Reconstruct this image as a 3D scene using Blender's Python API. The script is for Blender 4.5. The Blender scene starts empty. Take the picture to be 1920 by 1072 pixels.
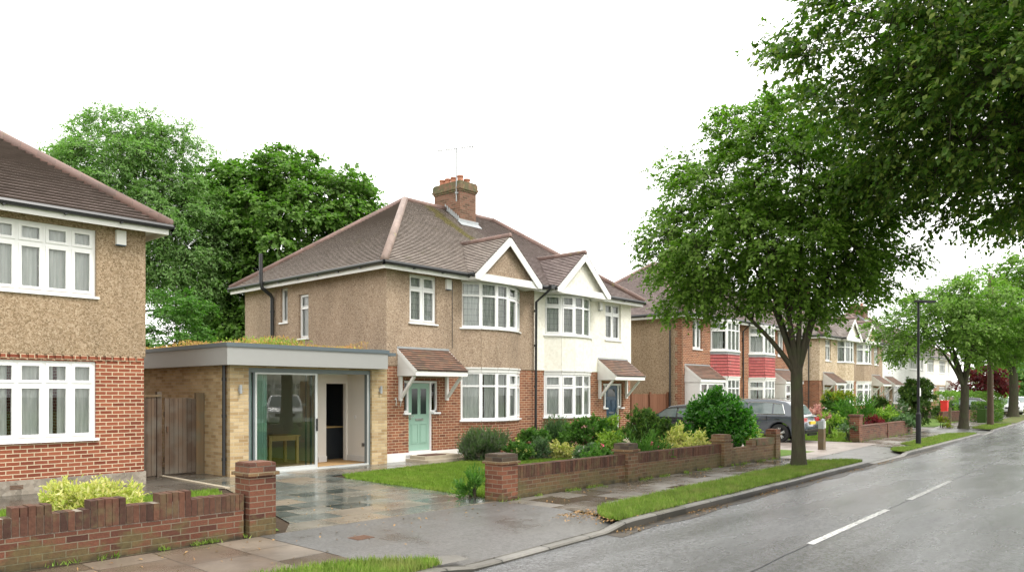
import bpy, bmesh, math, random
import numpy as np
from mathutils import Vector, Matrix
R = math.radians
random.seed(7)
SC = bpy.context.scene
COL = SC.collection

# ------------------------------------------------------------------ materials
class NT:
    def __init__(s, name):
        s.m = bpy.data.materials.new(name); s.m.use_nodes = True
        s.t = s.m.node_tree; s.t.nodes.clear()
        s.out = s.n('ShaderNodeOutputMaterial')
    def n(s, typ, ins=None, **kw):
        nd = s.t.nodes.new(typ)
        for k, v in kw.items(): setattr(nd, k, v)
        if ins:
            for k, v in ins.items():
                sock = nd.inputs[k]
                if isinstance(v, bpy.types.NodeSocket): s.t.links.new(v, sock)
                else: sock.default_value = v
        return nd
    def uv(s): return s.n('ShaderNodeUVMap').outputs[0]
    def pos(s): return s.n('ShaderNodeNewGeometry').outputs['Position']
    def isl(s): return s.n('ShaderNodeNewGeometry').outputs['Random Per Island']
    def noise(s, vec, scale, detail=3, rough=.55, dist=0):
        return s.n('ShaderNodeTexNoise', {'Vector': vec, 'Scale': scale, 'Detail': detail, 'Roughness': rough, 'Distortion': dist}).outputs[0]
    def ramp(s, fac, stops, interp='LINEAR'):
        r = s.n('ShaderNodeValToRGB', {'Fac': fac}); cr = r.color_ramp; cr.interpolation = interp
        while len(cr.elements) < len(stops): cr.elements.new(.5)
        for e, (p, c) in zip(cr.elements, stops):
            e.position = p; e.color = (*c, 1) if isinstance(c, tuple) else (c, c, c, 1)
        return r.outputs[0]
    def mix(s, fac, a, b, mode='MIX'):
        nd = s.n('ShaderNodeMix', data_type='RGBA', blend_type=mode)
        for i, v in ((0, fac), (6, a), (7, b)):
            if isinstance(v, bpy.types.NodeSocket): s.t.links.new(v, nd.inputs[i])
            elif i == 0: nd.inputs[0].default_value = v
            else: nd.inputs[i].default_value = (*v, 1)
        return nd.outputs[2]
    def math(s, op, a, b=0.0, c=0.0):
        nd = s.n('ShaderNodeMath', operation=op)
        for i, v in enumerate((a, b, c)):
            if isinstance(v, bpy.types.NodeSocket): s.t.links.new(v, nd.inputs[i])
            else: nd.inputs[i].default_value = v
        return nd.outputs[0]
    def scale(s, vec, x, y, z=1):
        return s.n('ShaderNodeMapping', {'Vector': vec, 'Scale': (x, y, z)}).outputs[0]
    def bump(s, h, strength=.5, dist=.01):
        return s.n('ShaderNodeBump', {'Height': h, 'Strength': strength, 'Distance': dist}).outputs[0]
    def bsdf(s, col, rough=.6, bump=None, spec=.5, metal=0, coat=0, **kw):
        b = s.n('ShaderNodeBsdfPrincipled')
        for k, v in (('Base Color', col), ('Roughness', rough), ('Specular IOR Level', spec), ('Metallic', metal), ('Coat Weight', coat)):
            if isinstance(v, bpy.types.NodeSocket): s.t.links.new(v, b.inputs[k])
            elif isinstance(v, tuple): b.inputs[k].default_value = (*v, 1)
            else: b.inputs[k].default_value = v
        for k, v in kw.items(): b.inputs[k.replace('_', ' ')].default_value = v
        if bump is not None: s.t.links.new(bump, b.inputs['Normal'])
        return b.outputs[0]
    def end(s, sh):
        s.t.links.new(sh, s.out.inputs[0]); return s.m
    def sep(s, vec):
        return s.n('ShaderNodeSeparateXYZ', {0: vec}).outputs

M = {}
def simple(name, col, rough=.5, spec=.5, metal=0, var=.12, coat=0):
    t = NT(name); nz = t.noise(t.pos(), 6, 4)
    c = t.mix(nz, tuple(x*(1-var) for x in col), tuple(min(1, x*(1+var)) for x in col))
    M[name] = t.end(t.bsdf(c, rough, spec=spec, metal=metal, coat=coat)); return M[name]

simple('white_plastic', (.80, .80, .79), .3, var=.03)
simple('white_paint', (.74, .73, .70), .45, var=.06)
simple('black_plastic', (.018, .019, .02), .35)
simple('black_paint', (.012, .013, .014), .5, spec=.3)
simple('grey_fascia', (.31, .31, .30), .4, var=.03)
simple('dark_coping', (.10, .125, .14), .4, var=.1)
simple('grey_aluminium', (.17, .20, .205), .35, metal=.2, var=.05)
simple('light_aluminium', (.62, .64, .63), .3, metal=.3, var=.05)
simple('lead', (.30, .32, .33), .5, var=.25)
simple('mint_paint', (.27, .43, .345), .35, var=.06)
simple('blue_paint', (.018, .055, .10), .35, var=.06)
simple('dark_glass', (.03, .04, .04), .08, spec=.6)
simple('mint_cloth', (.62, .82, .76), .8, var=.1)
simple('inner_white', (.80, .77, .71), .7, var=.02)
simple('kitchen_dark', (.03, .035, .04), .3)
simple('oak', (.52, .36, .15), .45, var=.2)
simple('chrome', (.6, .6, .58), .2, metal=.9, var=.02)
simple('terracotta', (.36, .145, .08), .7, var=.2)
simple('car_grey', (.065, .08, .10), .25, coat=1, var=.03)
simple('car_dark', (.02, .024, .03), .25, coat=1, var=.03)
simple('car_white', (.75, .77, .78), .25, coat=1, var=.02)
simple('tyre', (.02, .02, .02), .8)
simple('red_lamp', (.45, .01, .015), .15, coat=1)
simple('plate_yellow', (.75, .52, .03), .4, var=.02)
simple('red_plastic', (.70, .03, .025), .4)
simple('stone', (.36, .31, .23), .7, var=.3)
simple('mat_brown', (.10, .05, .035), .9, var=.3)
simple('rusty', (.11, .055, .03), .8, var=.4)
simple('car_glass', (.13, .17, .17), .06, spec=1., var=.3)
simple('flower_pink', (.62, .08, .16), .6)
simple('flower_white', (.75, .72, .62), .6)
simple('flower_rose', (.75, .42, .36), .6)
simple('plinth_white', (.76, .75, .72), .6, var=.08)

def brick_mat(name, cols, mortar, moss=None, dark=.0, rough=.75, w=.225, h=.075, msize=.006, stain=None, lum=.35):
    t = NT(name); uv = t.uv(); pos = t.pos()
    wob = t.n('ShaderNodeVectorMath', {0: uv, 1: t.n('ShaderNodeVectorMath', {0: t.n('ShaderNodeTexNoise', {'Vector': pos, 'Scale': 9.}).outputs['Color'], 3: .010}, operation='SCALE').outputs[0]}, operation='ADD').outputs[0]
    b = t.n('ShaderNodeTexBrick', {'Vector': wob, 'Color1': (0, 0, 0, 1), 'Color2': (1, 1, 1, 1), 'Mortar': (.5, .5, .5, 1), 'Scale': 1., 'Mortar Size': msize, 'Mortar Smooth': .2, 'Bias': 0., 'Brick Width': w, 'Row Height': h})
    b.offset = .5
    c = t.ramp(b.outputs[0], [(i/(len(cols)-1), x) for i, x in enumerate(cols)])
    n1 = t.noise(pos, 60, 3); n2 = t.noise(pos, 1.3, 5)
    c = t.mix(.45, c, t.ramp(n1, [(.3, lum), (.7, 1.0)]), 'MULTIPLY')
    m = t.mix(n1, tuple(x*.75 for x in mortar), mortar)
    c = t.mix(b.outputs[1], c, m)
    c = t.mix(.4, c, t.ramp(n2, [(.32, .55), (.62, 1.0)]), 'MULTIPLY')
    if moss:
        z = t.sep(pos)[2]
        f = t.math('ADD', t.math('MULTIPLY', z, -1.5), t.math('MULTIPLY', t.noise(pos, 3.2, 5, .65), 2.1))
        c = t.mix(t.ramp(f, [(moss, 0.), (moss+.35, .6)]), c, t.mix(t.noise(pos, 18, 4), (.035, .035, .015), (.17, .155, .06)))
        g = t.math('ADD', t.math('MULTIPLY', z, -2.4), t.noise(pos, 5., 4, .6))
        c = t.mix(t.ramp(g, [(.30, 0.), (.62, .85)]), c, (.022, .022, .014))
    h_ = t.math('ADD', t.math('MULTIPLY', b.outputs[1], -1), t.math('MULTIPLY', n1, .35))
    M[name] = t.end(t.bsdf(c, rough, t.bump(h_, .7, .012), .3)); return M[name]
RED = [(0.176, 0.063, 0.036), (0.308, 0.109, 0.058), (0.361, 0.143, 0.073), (0.238, 0.084, 0.047)]
brick_mat('red_brick', RED, (.62, .47, .31), msize=.0075)
brick_mat('orange_brick', [(0.192, 0.046, 0.023), (0.296, 0.081, 0.040), (0.340, 0.105, 0.053), (0.244, 0.062, 0.033)], (.66, .54, .37), msize=.0085)
brick_mat('garden_brick', [(0.079, 0.030, 0.020), (0.144, 0.051, 0.029), (0.187, 0.073, 0.042), (0.108, 0.040, 0.025)], (.23, .19, .135), moss=.72, lum=.25)
brick_mat('garden_soldier', [(.080, .036, .027), (.16, .065, .040), (.22, .095, .055), (.11, .048, .032)], (.15, .13, .10), w=.215, h=.075, lum=.25)
brick_mat('pier_brick', [(0.119, 0.045, 0.028), (0.221, 0.080, 0.045), (0.264, 0.104, 0.057), (0.153, 0.060, 0.034)], (.26, .20, .14), moss=.85)
brick_mat('mossy_brick', [(.15, .085, .045), (.22, .13, .065), (.18, .11, .05), (.13, .06, .035)], (.26, .22, .14), moss=.62)
brick_mat('buff_brick', [(.37, .25, .12), (.52, .38, .20), (.60, .46, .27), (.44, .30, .15)], (.54, .46, .33), lum=.6)
brick_mat('chimney_brick', [(0.111, 0.060, 0.036), (0.204, 0.100, 0.064), (0.238, 0.120, 0.080), (0.145, 0.072, 0.044)], (.22, .19, .13))

t = NT('soldier_brick'); i_ = t.isl(); pos = t.pos()
c = t.ramp(i_, [(0., (.055, .027, .019)), (.3, (.10, .044, .028)), (.6, (.135, .060, .036)), (.8, (.075, .036, .024)), (1., (.115, .064, .038))])
c = t.mix(.6, c, t.ramp(t.noise(pos, 22, 4, .65), [(.3, .35), (.65, 1.)]), 'MULTIPLY')
c = t.mix(t.ramp(t.noise(pos, 4, 5, .7), [(.5, 0.), (.68, .65)]), c, (.12, .105, .05))
M['soldier_brick'] = t.end(t.bsdf(c, .8, t.bump(t.noise(pos, 40, 3), .5, .01), .3))
brick_mat('olive_brick', [(0.095, 0.050, 0.029), (0.153, 0.076, 0.041), (0.189, 0.099, 0.052), (0.126, 0.068, 0.036)], (.22, .19, .13), moss=.50)
brick_mat('dark_brick', [(.05, .036, .026), (.09, .06, .042), (.11, .08, .05), (.07, .05, .035)], (.10, .09, .07))
def green_stained(name, base):
    t = NT(name); pos = t.pos()
    c = t.mix(t.ramp(t.noise(pos, 5, 5), [(.35, 0.), (.6, 1.)]), (.17, .09, .055), (.085, .085, .04))
    c = t.mix(t.ramp(t.noise(pos, 14, 4), [(.55, 0.), (.7, .6)]), c, (.22, .19, .08))
    M[name] = t.end(t.bsdf(c, .85, t.bump(t.noise(pos, 30), .5, .02)))
green_stained('lichen_brick', 0)

def render_mat(name, cols, scale, bumpd=.01, rough=.9, streak=.38):
    t = NT(name); uv = t.uv(); pos = t.pos()
    v = t.n('ShaderNodeTexVoronoi', {'Vector': t.n('ShaderNodeVectorMath', {0: pos, 1: t.n('ShaderNodeVectorMath', {0: t.n('ShaderNodeTexNoise', {'Vector': pos, 'Scale': scale*.6, 'Detail': 2.}).outputs['Color'], 3: .07}, operation='SCALE').outputs[0]}, operation='ADD').outputs[0], 'Scale': scale})
    n1 = t.noise(pos, scale*.55, 2, .6, 1.2)
    n2 = t.noise(pos, scale*2.2, 2)
    f = t.math('ADD', t.math('MULTIPLY', t.sep(v.outputs['Color'])[0], .45), t.math('ADD', t.math('MULTIPLY', n1, .55), t.math('MULTIPLY', n2, .15)))
    c = t.ramp(f, [(p, x) for p, x in zip((.24, .44, .62, .84), cols)])
    n3 = t.noise(t.scale(pos, .9, .9, .25), 1.6, 5)
    c = t.mix(streak, c, t.ramp(n3, [(.3, .45), (.6, 1.)]), 'MULTIPLY')
    M[name] = t.end(t.bsdf(c, rough, t.bump(f, .8, bumpd), .2))
render_mat('pebble_dash', [(0.132, 0.085, 0.059), (0.307, 0.223, 0.155), (0.394, 0.295, 0.210), (0.543, 0.437, 0.336)], 50, .015)
render_mat('pebble_dash_brown', [(0.104, 0.069, 0.037), (0.268, 0.191, 0.116), (0.354, 0.259, 0.167), (0.485, 0.380, 0.270)], 46, .015)
render_mat('white_render', [(.72, .69, .60), (.80, .77, .67), (.83, .80, .71), (.86, .84, .75)], 12, .004, streak=.10)
render_mat('grey_white_render', [(.66, .66, .63), (.74, .74, .71), (.78, .78, .75), (.82, .82, .8)], 12, .004, streak=.15)
render_mat('cream_render', [(.30, .22, .14), (.48, .37, .25), (.58, .46, .33), (.68, .57, .43)], 18, .006, streak=.2)
render_mat('concrete', [(.16, .14, .11), (.24, .21, .17), (.29, .25, .20), (.34, .31, .26)], 14, .004, streak=.5)

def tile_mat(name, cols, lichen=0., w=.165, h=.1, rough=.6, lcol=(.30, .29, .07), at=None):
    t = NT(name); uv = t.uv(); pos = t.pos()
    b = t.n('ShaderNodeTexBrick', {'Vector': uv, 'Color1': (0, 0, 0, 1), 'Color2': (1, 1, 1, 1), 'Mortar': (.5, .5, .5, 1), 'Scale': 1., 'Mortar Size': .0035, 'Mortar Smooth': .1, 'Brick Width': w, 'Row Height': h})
    c = t.ramp(b.outputs[0], [(i/(len(cols)-1), x) for i, x in enumerate(cols)])
    n2 = t.noise(pos, 1.1, 6, .6)
    c = t.mix(.4, c, t.ramp(n2, [(.3, .55), (.65, 1.)]), 'MULTIPLY')
    c = t.mix(.3, c, t.ramp(t.noise(pos, 35, 2), [(.3, .5), (.7, 1.)]), 'MULTIPLY')
    c = t.mix(t.ramp(t.noise(pos, 3.5, 6, .7), [(.60, 0.), (.72, .45)]), c, (.30, .30, .26))
    if at:
        # a band of lichen running down the tiles below the chimney
        s = t.sep(pos)
        d = t.math('ABSOLUTE', t.math('SUBTRACT', t.math('ADD', s[0], t.math('MULTIPLY', s[1], at[1])), at[0]))
        f = t.math('SUBTRACT', t.math('MULTIPLY', t.noise(pos, 3.0, 6, .7), 1.5), t.math('MULTIPLY', d, at[2]))
        f = t.math('SUBTRACT', f, t.math('MULTIPLY', t.math('ABSOLUTE', t.math('SUBTRACT', s[1], at[3])), .22))
        c = t.mix(t.ramp(f, [(.20, 0.), (.38, .9)]), c, t.mix(t.noise(pos, 25, 3), (.20, .18, .04), (.42, .38, .08)))
    if lichen:
        c = t.mix(t.ramp(t.noise(pos, 1.8, 7, .7), [(.62-lichen*.2, 0.), (.75-lichen*.2, .7)]), c, lcol)
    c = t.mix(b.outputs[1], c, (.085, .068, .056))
    M[name] = t.end(t.bsdf(c, rough, None, .4))
tile_mat('brown_tiles', [(0.278, 0.238, 0.213), (0.416, 0.363, 0.329), (0.485, 0.431, 0.394), (0.347, 0.300, 0.271)], .05)
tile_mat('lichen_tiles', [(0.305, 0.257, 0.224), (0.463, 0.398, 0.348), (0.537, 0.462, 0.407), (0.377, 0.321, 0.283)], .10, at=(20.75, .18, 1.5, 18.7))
tile_mat('plum_tiles', [(0.222, 0.167, 0.158), (0.332, 0.261, 0.246), (0.398, 0.319, 0.299), (0.266, 0.209, 0.198)], 0)
tile_mat('red_tiles', [(.22, .070, .045), (.36, .13, .08), (.20, .10, .065), (.28, .095, .06)], .0)
tile_mat('porch_tiles', [(.15, .085, .06), (.25, .13, .085), (.19, .12, .085), (.12, .075, .055)], .1)
tile_mat('hung_tiles', [(.44, .085, .085), (.54, .12, .11), (.48, .10, .095), (.40, .08, .08)], 0, w=.17, h=.1)
tile_mat('ridge_tile', [(0.162, 0.099, 0.081), (0.230, 0.144, 0.120), (0.196, 0.126, 0.106), (0.145, 0.095, 0.081)], .1, w=.33, h=.9)
tile_mat('ridge_pale', [(.24, .175, .145), (.31, .23, .195), (.28, .205, .17), (.22, .16, .135)], .05, w=.33, h=.9)

def wood_mat(name, c0, c1, plank=.12, grey=None):
    t = NT(name); uv = t.uv(); pos = t.pos()
    b = t.n('ShaderNodeTexBrick', {'Vector': t.scale(uv, 1, .02), 'Color1': (0, 0, 0, 1), 'Color2': (1, 1, 1, 1), 'Scale': 1., 'Mortar Size': .0, 'Brick Width': plank, 'Row Height': 10.}); b.offset = 0
    g = t.noise(t.scale(pos, 30, 30, 1.5), 1.0, 4, .6)
    c = t.mix(t.math('ADD', t.math('MULTIPLY', b.outputs[0], .5), t.math('MULTIPLY', g, .5)), c0, c1)
    if grey: c = t.mix(t.ramp(t.noise(pos, 2.5, 4), [(.4, 0.), (.65, .8)]), c, grey)
    M[name] = t.end(t.bsdf(c, .8, t.bump(g, .3, .004), .25))
wood_mat('fence_wood', (.055, .035, .024), (.155, .105, .070), .12, (.14, .125, .10))
wood_mat('fence_brown', (.15, .065, .035), (.22, .105, .06), .15)
wood_mat('post_wood', (.09, .055, .03), (.22, .145, .075), .1, (.14, .13, .09))
wood_mat('pole_wood', (.05, .034, .022), (.115, .082, .052), .5)
wood_mat('oak_floor', (.42, .25, .11), (.60, .40, .2), .12)

# glass: thin pane, reflection over a slightly tinted see-through sheet
def glass_mat(name, tint, ior=1.5, lead=None, gain=1.0):
    t = NT(name)
    fr = t.n('ShaderNodeFresnel', {'IOR': ior}).outputs[0]
    if gain != 1: fr = t.math('MINIMUM', t.math('MULTIPLY', fr, gain), 1.)
    g = t.n('ShaderNodeBsdfGlossy', {'Color': (1, 1, 1, 1), 'Roughness': .0}).outputs[0]
    tr = t.n('ShaderNodeBsdfTransparent', {'Color': (*tint, 1)}).outputs[0]
    sh = t.n('ShaderNodeMixShader', {0: fr, 1: tr, 2: g}).outputs[0]
    if lead:
        b = t.n('ShaderNodeTexBrick', {'Vector': t.uv(), 'Scale': 1., 'Mortar Size': .004, 'Mortar Smooth': 0., 'Brick Width': lead[0], 'Row Height': lead[1]}); b.offset = 0
        d = t.n('ShaderNodeBsdfDiffuse', {'Color': (.25, .26, .26, 1)}).outputs[0]
        sh = t.n('ShaderNodeMixShader', {0: b.outputs[1], 1: sh, 2: d}).outputs[0]
    M[name] = t.end(sh)
glass_mat('glass', (.93, .96, .95), 1.55)
glass_mat('leaded_glass', (.93, .96, .95), 1.55, (.125, .17))
glass_mat('big_glass', (.54, .66, .60), 1.6, gain=2.2)

t = NT('net_curtain')
nz = t.noise(t.scale(t.pos(), 18, 18, 2), 1., 4)
c = t.mix(t.ramp(nz, [(.35, 0.), (.65, 1.)]), (.74, .77, .74), (.97, .97, .94))
d = t.bsdf(c, .9, spec=.1)
tr = t.n('ShaderNodeBsdfTranslucent', {'Color': (.7, .7, .66, 1)}).outputs[0]
tp = t.n('ShaderNodeBsdfTransparent').outputs[0]
s1 = t.n('ShaderNodeMixShader', {0: .25, 1: d, 2: tr}).outputs[0]
M['net_curtain'] = t.end(t.n('ShaderNodeMixShader', {0: .06, 1: s1, 2: tp}).outputs[0])

def leaf_mat(name, cols, rough=.5, trans=.38, tcol=None, spec=.28):
    t = NT(name); i = t.isl(); pos = t.pos()
    c = t.ramp(i, [(k/(len(cols)-1), x) for k, x in enumerate(cols)])
    c = t.mix(.35, c, t.ramp(t.noise(pos, .9, 3), [(.35, .5), (.65, 1.)]), 'MULTIPLY')
    p = t.bsdf(c, rough, None, spec)
    tc = t.mix(1., c, (1.0, 1.5, .45), 'MULTIPLY') if tcol is None else t.mix(.0, tcol, tcol)
    tl = t.n('ShaderNodeBsdfTranslucent', {'Color': tc}).outputs[0]
    M[name] = t.end(t.n('ShaderNodeMixShader', {0: trans, 1: p, 2: tl}).outputs[0])
leaf_mat('leaf_street', [(0.105, 0.192, 0.026), (0.141, 0.240, 0.036), (0.208, 0.318, 0.053), (0.114, 0.207, 0.029)], trans=.45)
leaf_mat('leaf_near', [(0.054, 0.113, 0.019), (0.079, 0.149, 0.025), (0.114, 0.193, 0.035), (0.228, 0.276, 0.061), (0.060, 0.117, 0.020)], trans=.45)
leaf_mat('leaf_ash', [(.15, .26, .085), (.19, .31, .11), (.24, .36, .13), (.17, .28, .09)], trans=.45)
leaf_mat('leaf_maple', [(0.086, 0.171, 0.032), (0.121, 0.226, 0.042), (0.172, 0.286, 0.055), (0.098, 0.187, 0.036)], trans=.42)
leaf_mat('leaf_far', [(.125, .22, .040), (.175, .285, .056), (.235, .35, .075)], trans=.45)
leaf_mat('leaf_laurel', [(0.035, 0.136, 0.019), (0.066, 0.215, 0.029), (0.133, 0.315, 0.047)], .25, spec=.5)
leaf_mat('leaf_dark', [(0.047, 0.101, 0.024), (0.081, 0.155, 0.032), (0.162, 0.236, 0.047)], .5)
leaf_mat('leaf_gold', [(0.546, 0.472, 0.149), (0.715, 0.614, 0.253), (0.429, 0.448, 0.115), (0.806, 0.708, 0.380)], .4)
leaf_mat('leaf_lime', [(.18, .30, .04), (.28, .40, .06), (.36, .45, .10)], .4)
leaf_mat('leaf_yellowtop', [(.40, .34, .03), (.30, .32, .03), (.12, .20, .02)], .4)
leaf_mat('leaf_mid', [(.06, .15, .028), (.10, .22, .04), (.15, .28, .06)])
leaf_mat('leaf_greygreen', [(.09, .16, .08), (.13, .21, .11), (.18, .26, .14)])
leaf_mat('leaf_lavender', [(.12, .19, .085), (.17, .24, .12), (.22, .20, .20)], trans=.45)
leaf_mat('leaf_maroon', [(.075, .012, .016), (.15, .022, .028), (.24, .045, .045)], tcol=(.25, .03, .03))
leaf_mat('leaf_pink', [(.65, .36, .30), (.75, .50, .42), (.25, .08, .08)], tcol=(.6, .3, .25))
leaf_mat('leaf_sedum', [(.50, .20, .12), (.58, .32, .10), (.55, .48, .10), (.52, .26, .16), (.60, .38, .14)], .7, .2)
leaf_mat('leaf_litter', [(.30, .16, .07), (.42, .26, .11), (.20, .11, .05)], .6, .1)
def grass_mat(name, cols, dry, lo, hi):
    t = NT(name); i = t.isl(); pos = t.pos(); c = t.ramp(i, [(k/(len(cols)-1), x) for k, x in enumerate(cols)])
    c = t.mix(t.ramp(t.noise(pos, 1.1, 4, .65), [(lo, 0.), (hi, .75)]), c, dry)
    c = t.mix(t.ramp(t.noise(pos, 4.5, 3), [(.35, .5), (.6, 0.)]), c, tuple(x*.55 for x in cols[0]))
    p = t.bsdf(c, .55, None, .25); tl = t.n('ShaderNodeBsdfTranslucent', {'Color': c}).outputs[0]
    M[name] = t.end(t.n('ShaderNodeMixShader', {0: .35, 1: p, 2: tl}).outputs[0])
grass_mat('grass_blade', [(.13, .24, .020), (.19, .32, .032), (.25, .39, .05), (.15, .27, .026), (.30, .38, .09)], (.32, .38, .08), .48, .72)
grass_mat('grass_verge', [(0.116, 0.224, 0.024), (0.189, 0.325, 0.038), (0.252, 0.370, 0.060), (0.315, 0.358, 0.100), (0.147, 0.280, 0.030)], (.28, .26, .10), .52, .74)

t = NT('bark'); pos = t.pos(); f = t.noise(t.scale(pos, 14, 14, 3), 1., 5, .65)
c = t.mix(f, (.018, .016, .011), (.105, .092, .062)); c = t.mix(t.ramp(t.noise(pos, 3, 4), [(.45, 0.), (.7, .7)]), c, (.055, .068, .028))
M['bark'] = t.end(t.bsdf(c, .9, t.bump(f, .9, .03), .2))

# ground materials
t = NT('asphalt_road'); pos = t.pos()
g = t.noise(pos, 24, 5, .8); big = t.noise(t.scale(pos, .22, .8), 1.3, 5, .6); st = t.noise(t.scale(pos, .12, 1.1), 1.6, 4, .6)
c = t.mix(t.ramp(g, [(.38, 0.), (.62, 1.)]), (.052, .053, .055), (.185, .188, .193))
c = t.mix(t.ramp(st, [(.35, .55), (.6, 0.)]), c, (.035, .035, .034))
rg = t.ramp(big, [(.30, .07), (.42, .19), (.55, .27), (.72, .38)])
M['asphalt_road'] = t.end(t.bsdf(c, rg, t.bump(g, .7, .012), .62))
t = NT('asphalt_crossover'); pos = t.pos(); g = t.noise(pos, 26, 5, .8); big = t.noise(pos, .9, 5, .6)
c = t.mix(t.ramp(g, [(.38, 0.), (.62, 1.)]), (.055, .053, .050), (.145, .141, .136))
c = t.mix(t.ramp(big, [(.56, 0.), (.66, .6)]), c, (.05, .043, .035))
M['asphalt_crossover'] = t.end(t.bsdf(c, t.ramp(big, [(.3, .48), (.7, .22)]), t.bump(g, .5, .008), .5))

def slab_mat(name, c0, c1, c2, w, h, wetlo, wethi, jcol, msize=.008, rot=False, moss=0., ns=.7):
    t = NT(name); pos = t.pos(); s = t.sep(pos)
    v = t.n('ShaderNodeCombineXYZ', {0: s[1] if rot else s[0], 1: s[0] if rot else s[1], 2: 0.}).outputs[0]
    wob = t.n('ShaderNodeVectorMath', {0: v, 1: t.n('ShaderNodeVectorMath', {0: t.n('ShaderNodeTexNoise', {'Vector': pos, 'Scale': 1.5}).outputs['Color'], 3: .03}, operation='SCALE').outputs[0]}, operation='ADD').outputs[0]
    b = t.n('ShaderNodeTexBrick', {'Vector': wob, 'Color1': (0, 0, 0, 1), 'Color2': (1, 1, 1, 1), 'Mortar': (.5, .5, .5, 1), 'Scale': 1., 'Mortar Size': msize, 'Mortar Smooth': .1, 'Brick Width': w, 'Row Height': h}); b.squash = .8; b.squash_frequency = 3
    c = t.ramp(b.outputs[0], [(0., c0), (.5, c1), (1., c2)])
    n1 = t.noise(pos, ns, 6, .65); n2 = t.noise(pos, 22, 3)
    c = t.mix(.7, c, t.ramp(n1, [(.34, .35), (.6, 1.)]), 'MULTIPLY'); c = t.mix(.3, c, t.ramp(n2, [(.3, .5), (.7, 1.)]), 'MULTIPLY')
    wet = t.math('ADD', t.math('MULTIPLY', t.noise(pos, 1.6, 5, .6), .75), t.math('MULTIPLY', b.outputs[0], .25))
    rg = t.ramp(wet, [(.30, wetlo), (.46, (wetlo+wethi)/2), (.66, wethi)])
    c = t.mix(b.outputs[1], c, jcol)
    h_ = t.math('ADD', t.math('MULTIPLY', b.outputs[1], -1.), t.math('MULTIPLY', t.noise(pos, 5, 4), .6))
    M[name] = t.end(t.bsdf(c, rg, t.bump(h_, .25, .012), .6))
slab_mat('slate_paving', (.075, .09, .08), (.16, .175, .155), (.24, .19, .135), .85, .56, .06, .34, (.26, .21, .15), rot=False, ns=1.1)
slab_mat('pavement_flags', (.075, .058, .045), (.17, .15, .125), (.27, .25, .22), .75, .62, .04, .42, (.03, .026, .02), rot=True)
slab_mat('near_flags', (.13, .095, .07), (.18, .14, .105), (.22, .18, .14), .9, .75, .15, .45, (.05, .04, .03), rot=True)
slab_mat('drive_slabs', (.25, .20, .17), (.31, .26, .23), (.36, .31, .27), 1.6, 1.5, .3, .6, (.12, .10, .08))
slab_mat('wet_concrete', (.07, .06, .05), (.10, .09, .075), (.13, .115, .095), 1.3, 1.1, .08, .35, (.03, .03, .02))
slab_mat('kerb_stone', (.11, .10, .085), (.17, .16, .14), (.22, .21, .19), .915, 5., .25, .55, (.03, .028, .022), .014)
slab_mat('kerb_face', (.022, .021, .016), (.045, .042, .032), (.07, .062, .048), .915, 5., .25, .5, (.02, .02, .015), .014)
t = NT('line_paint'); pos = t.pos()
c = t.mix(t.ramp(t.noise(pos, 25, 5, .7), [(.40, 0.), (.55, 1.)]), (.16, .16, .155), (.62, .62, .59))
M['line_paint'] = t.end(t.bsdf(c, .4, spec=.5))
t = NT('lawn_ground'); pos = t.pos()
c = t.mix(t.noise(pos, 12, 5), (.045, .10, .015), (.12, .20, .035)); c = t.mix(t.ramp(t.noise(pos, .8, 4), [(.4, 0.), (.6, .4)]), c, (.16, .22, .05))
M['lawn_ground'] = t.end(t.bsdf(c, .9, t.bump(t.noise(pos, 60), .6, .02), .2))
t = NT('soil'); pos = t.pos()
M['soil'] = t.end(t.bsdf(t.mix(t.noise(pos, 14, 5), (.02, .014, .009), (.075, .052, .032)), .95, t.bump(t.noise(pos, 20, 4), .8, .03), .2))
t = NT('verge_ground'); pos = t.pos()
c = t.mix(t.noise(pos, 9, 5), (.06, .085, .02), (.13, .16, .05)); c = t.mix(t.ramp(t.noise(pos, 2.2, 4), [(.5, 0.), (.66, .9)]), c, (.13, .085, .04))
M['verge_ground'] = t.end(t.bsdf(c, .95, t.bump(t.noise(pos, 40), .6, .02), .2))
t = NT('gutter_muck'); pos = t.pos()
c = t.mix(t.ramp(t.noise(pos, 6, 5, .7), [(.4, 0.), (.6, 1.)]), (.016, .015, .012), (.065, .048, .03))
M['gutter_muck'] = t.end(t.bsdf(c, .5, t.bump(t.noise(pos, 30, 4), .8, .02), .5))

# ------------------------------------------------------------------ mesh building
class Frame:
    def __init__(s, o, ex, ey):
        s.o = Vector((*o, 0)) if len(o) == 2 else Vector(o); s.ex = Vector((*ex, 0)); s.ey = Vector((*ey, 0))
        s.mir = s.ex.cross(s.ey).z < 0
    def __call__(s, p): return s.o + s.ex*p[0] + s.ey*p[1] + Vector((0, 0, p[2]))
WF = Frame((0, 0), (1, 0), (0, 1))

def tag(o, label=None, cat=None, group=None, kind=None):
    for k, v in (('label', label), ('category', cat), ('group', group), ('kind', kind)):
        if v: o[k] = v
    return o
def thing(name, loc, label, cat, group=None):
    o = bpy.data.objects.new(name, None); COL.objects.link(o); o.location = loc; o.empty_display_size = .2
    return tag(o, label, cat, group)
def root_loc(p):
    while p is not None and p.parent is not None: p = p.parent
    return Vector(p.location) if p is not None else Vector((0, 0, 0))

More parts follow.
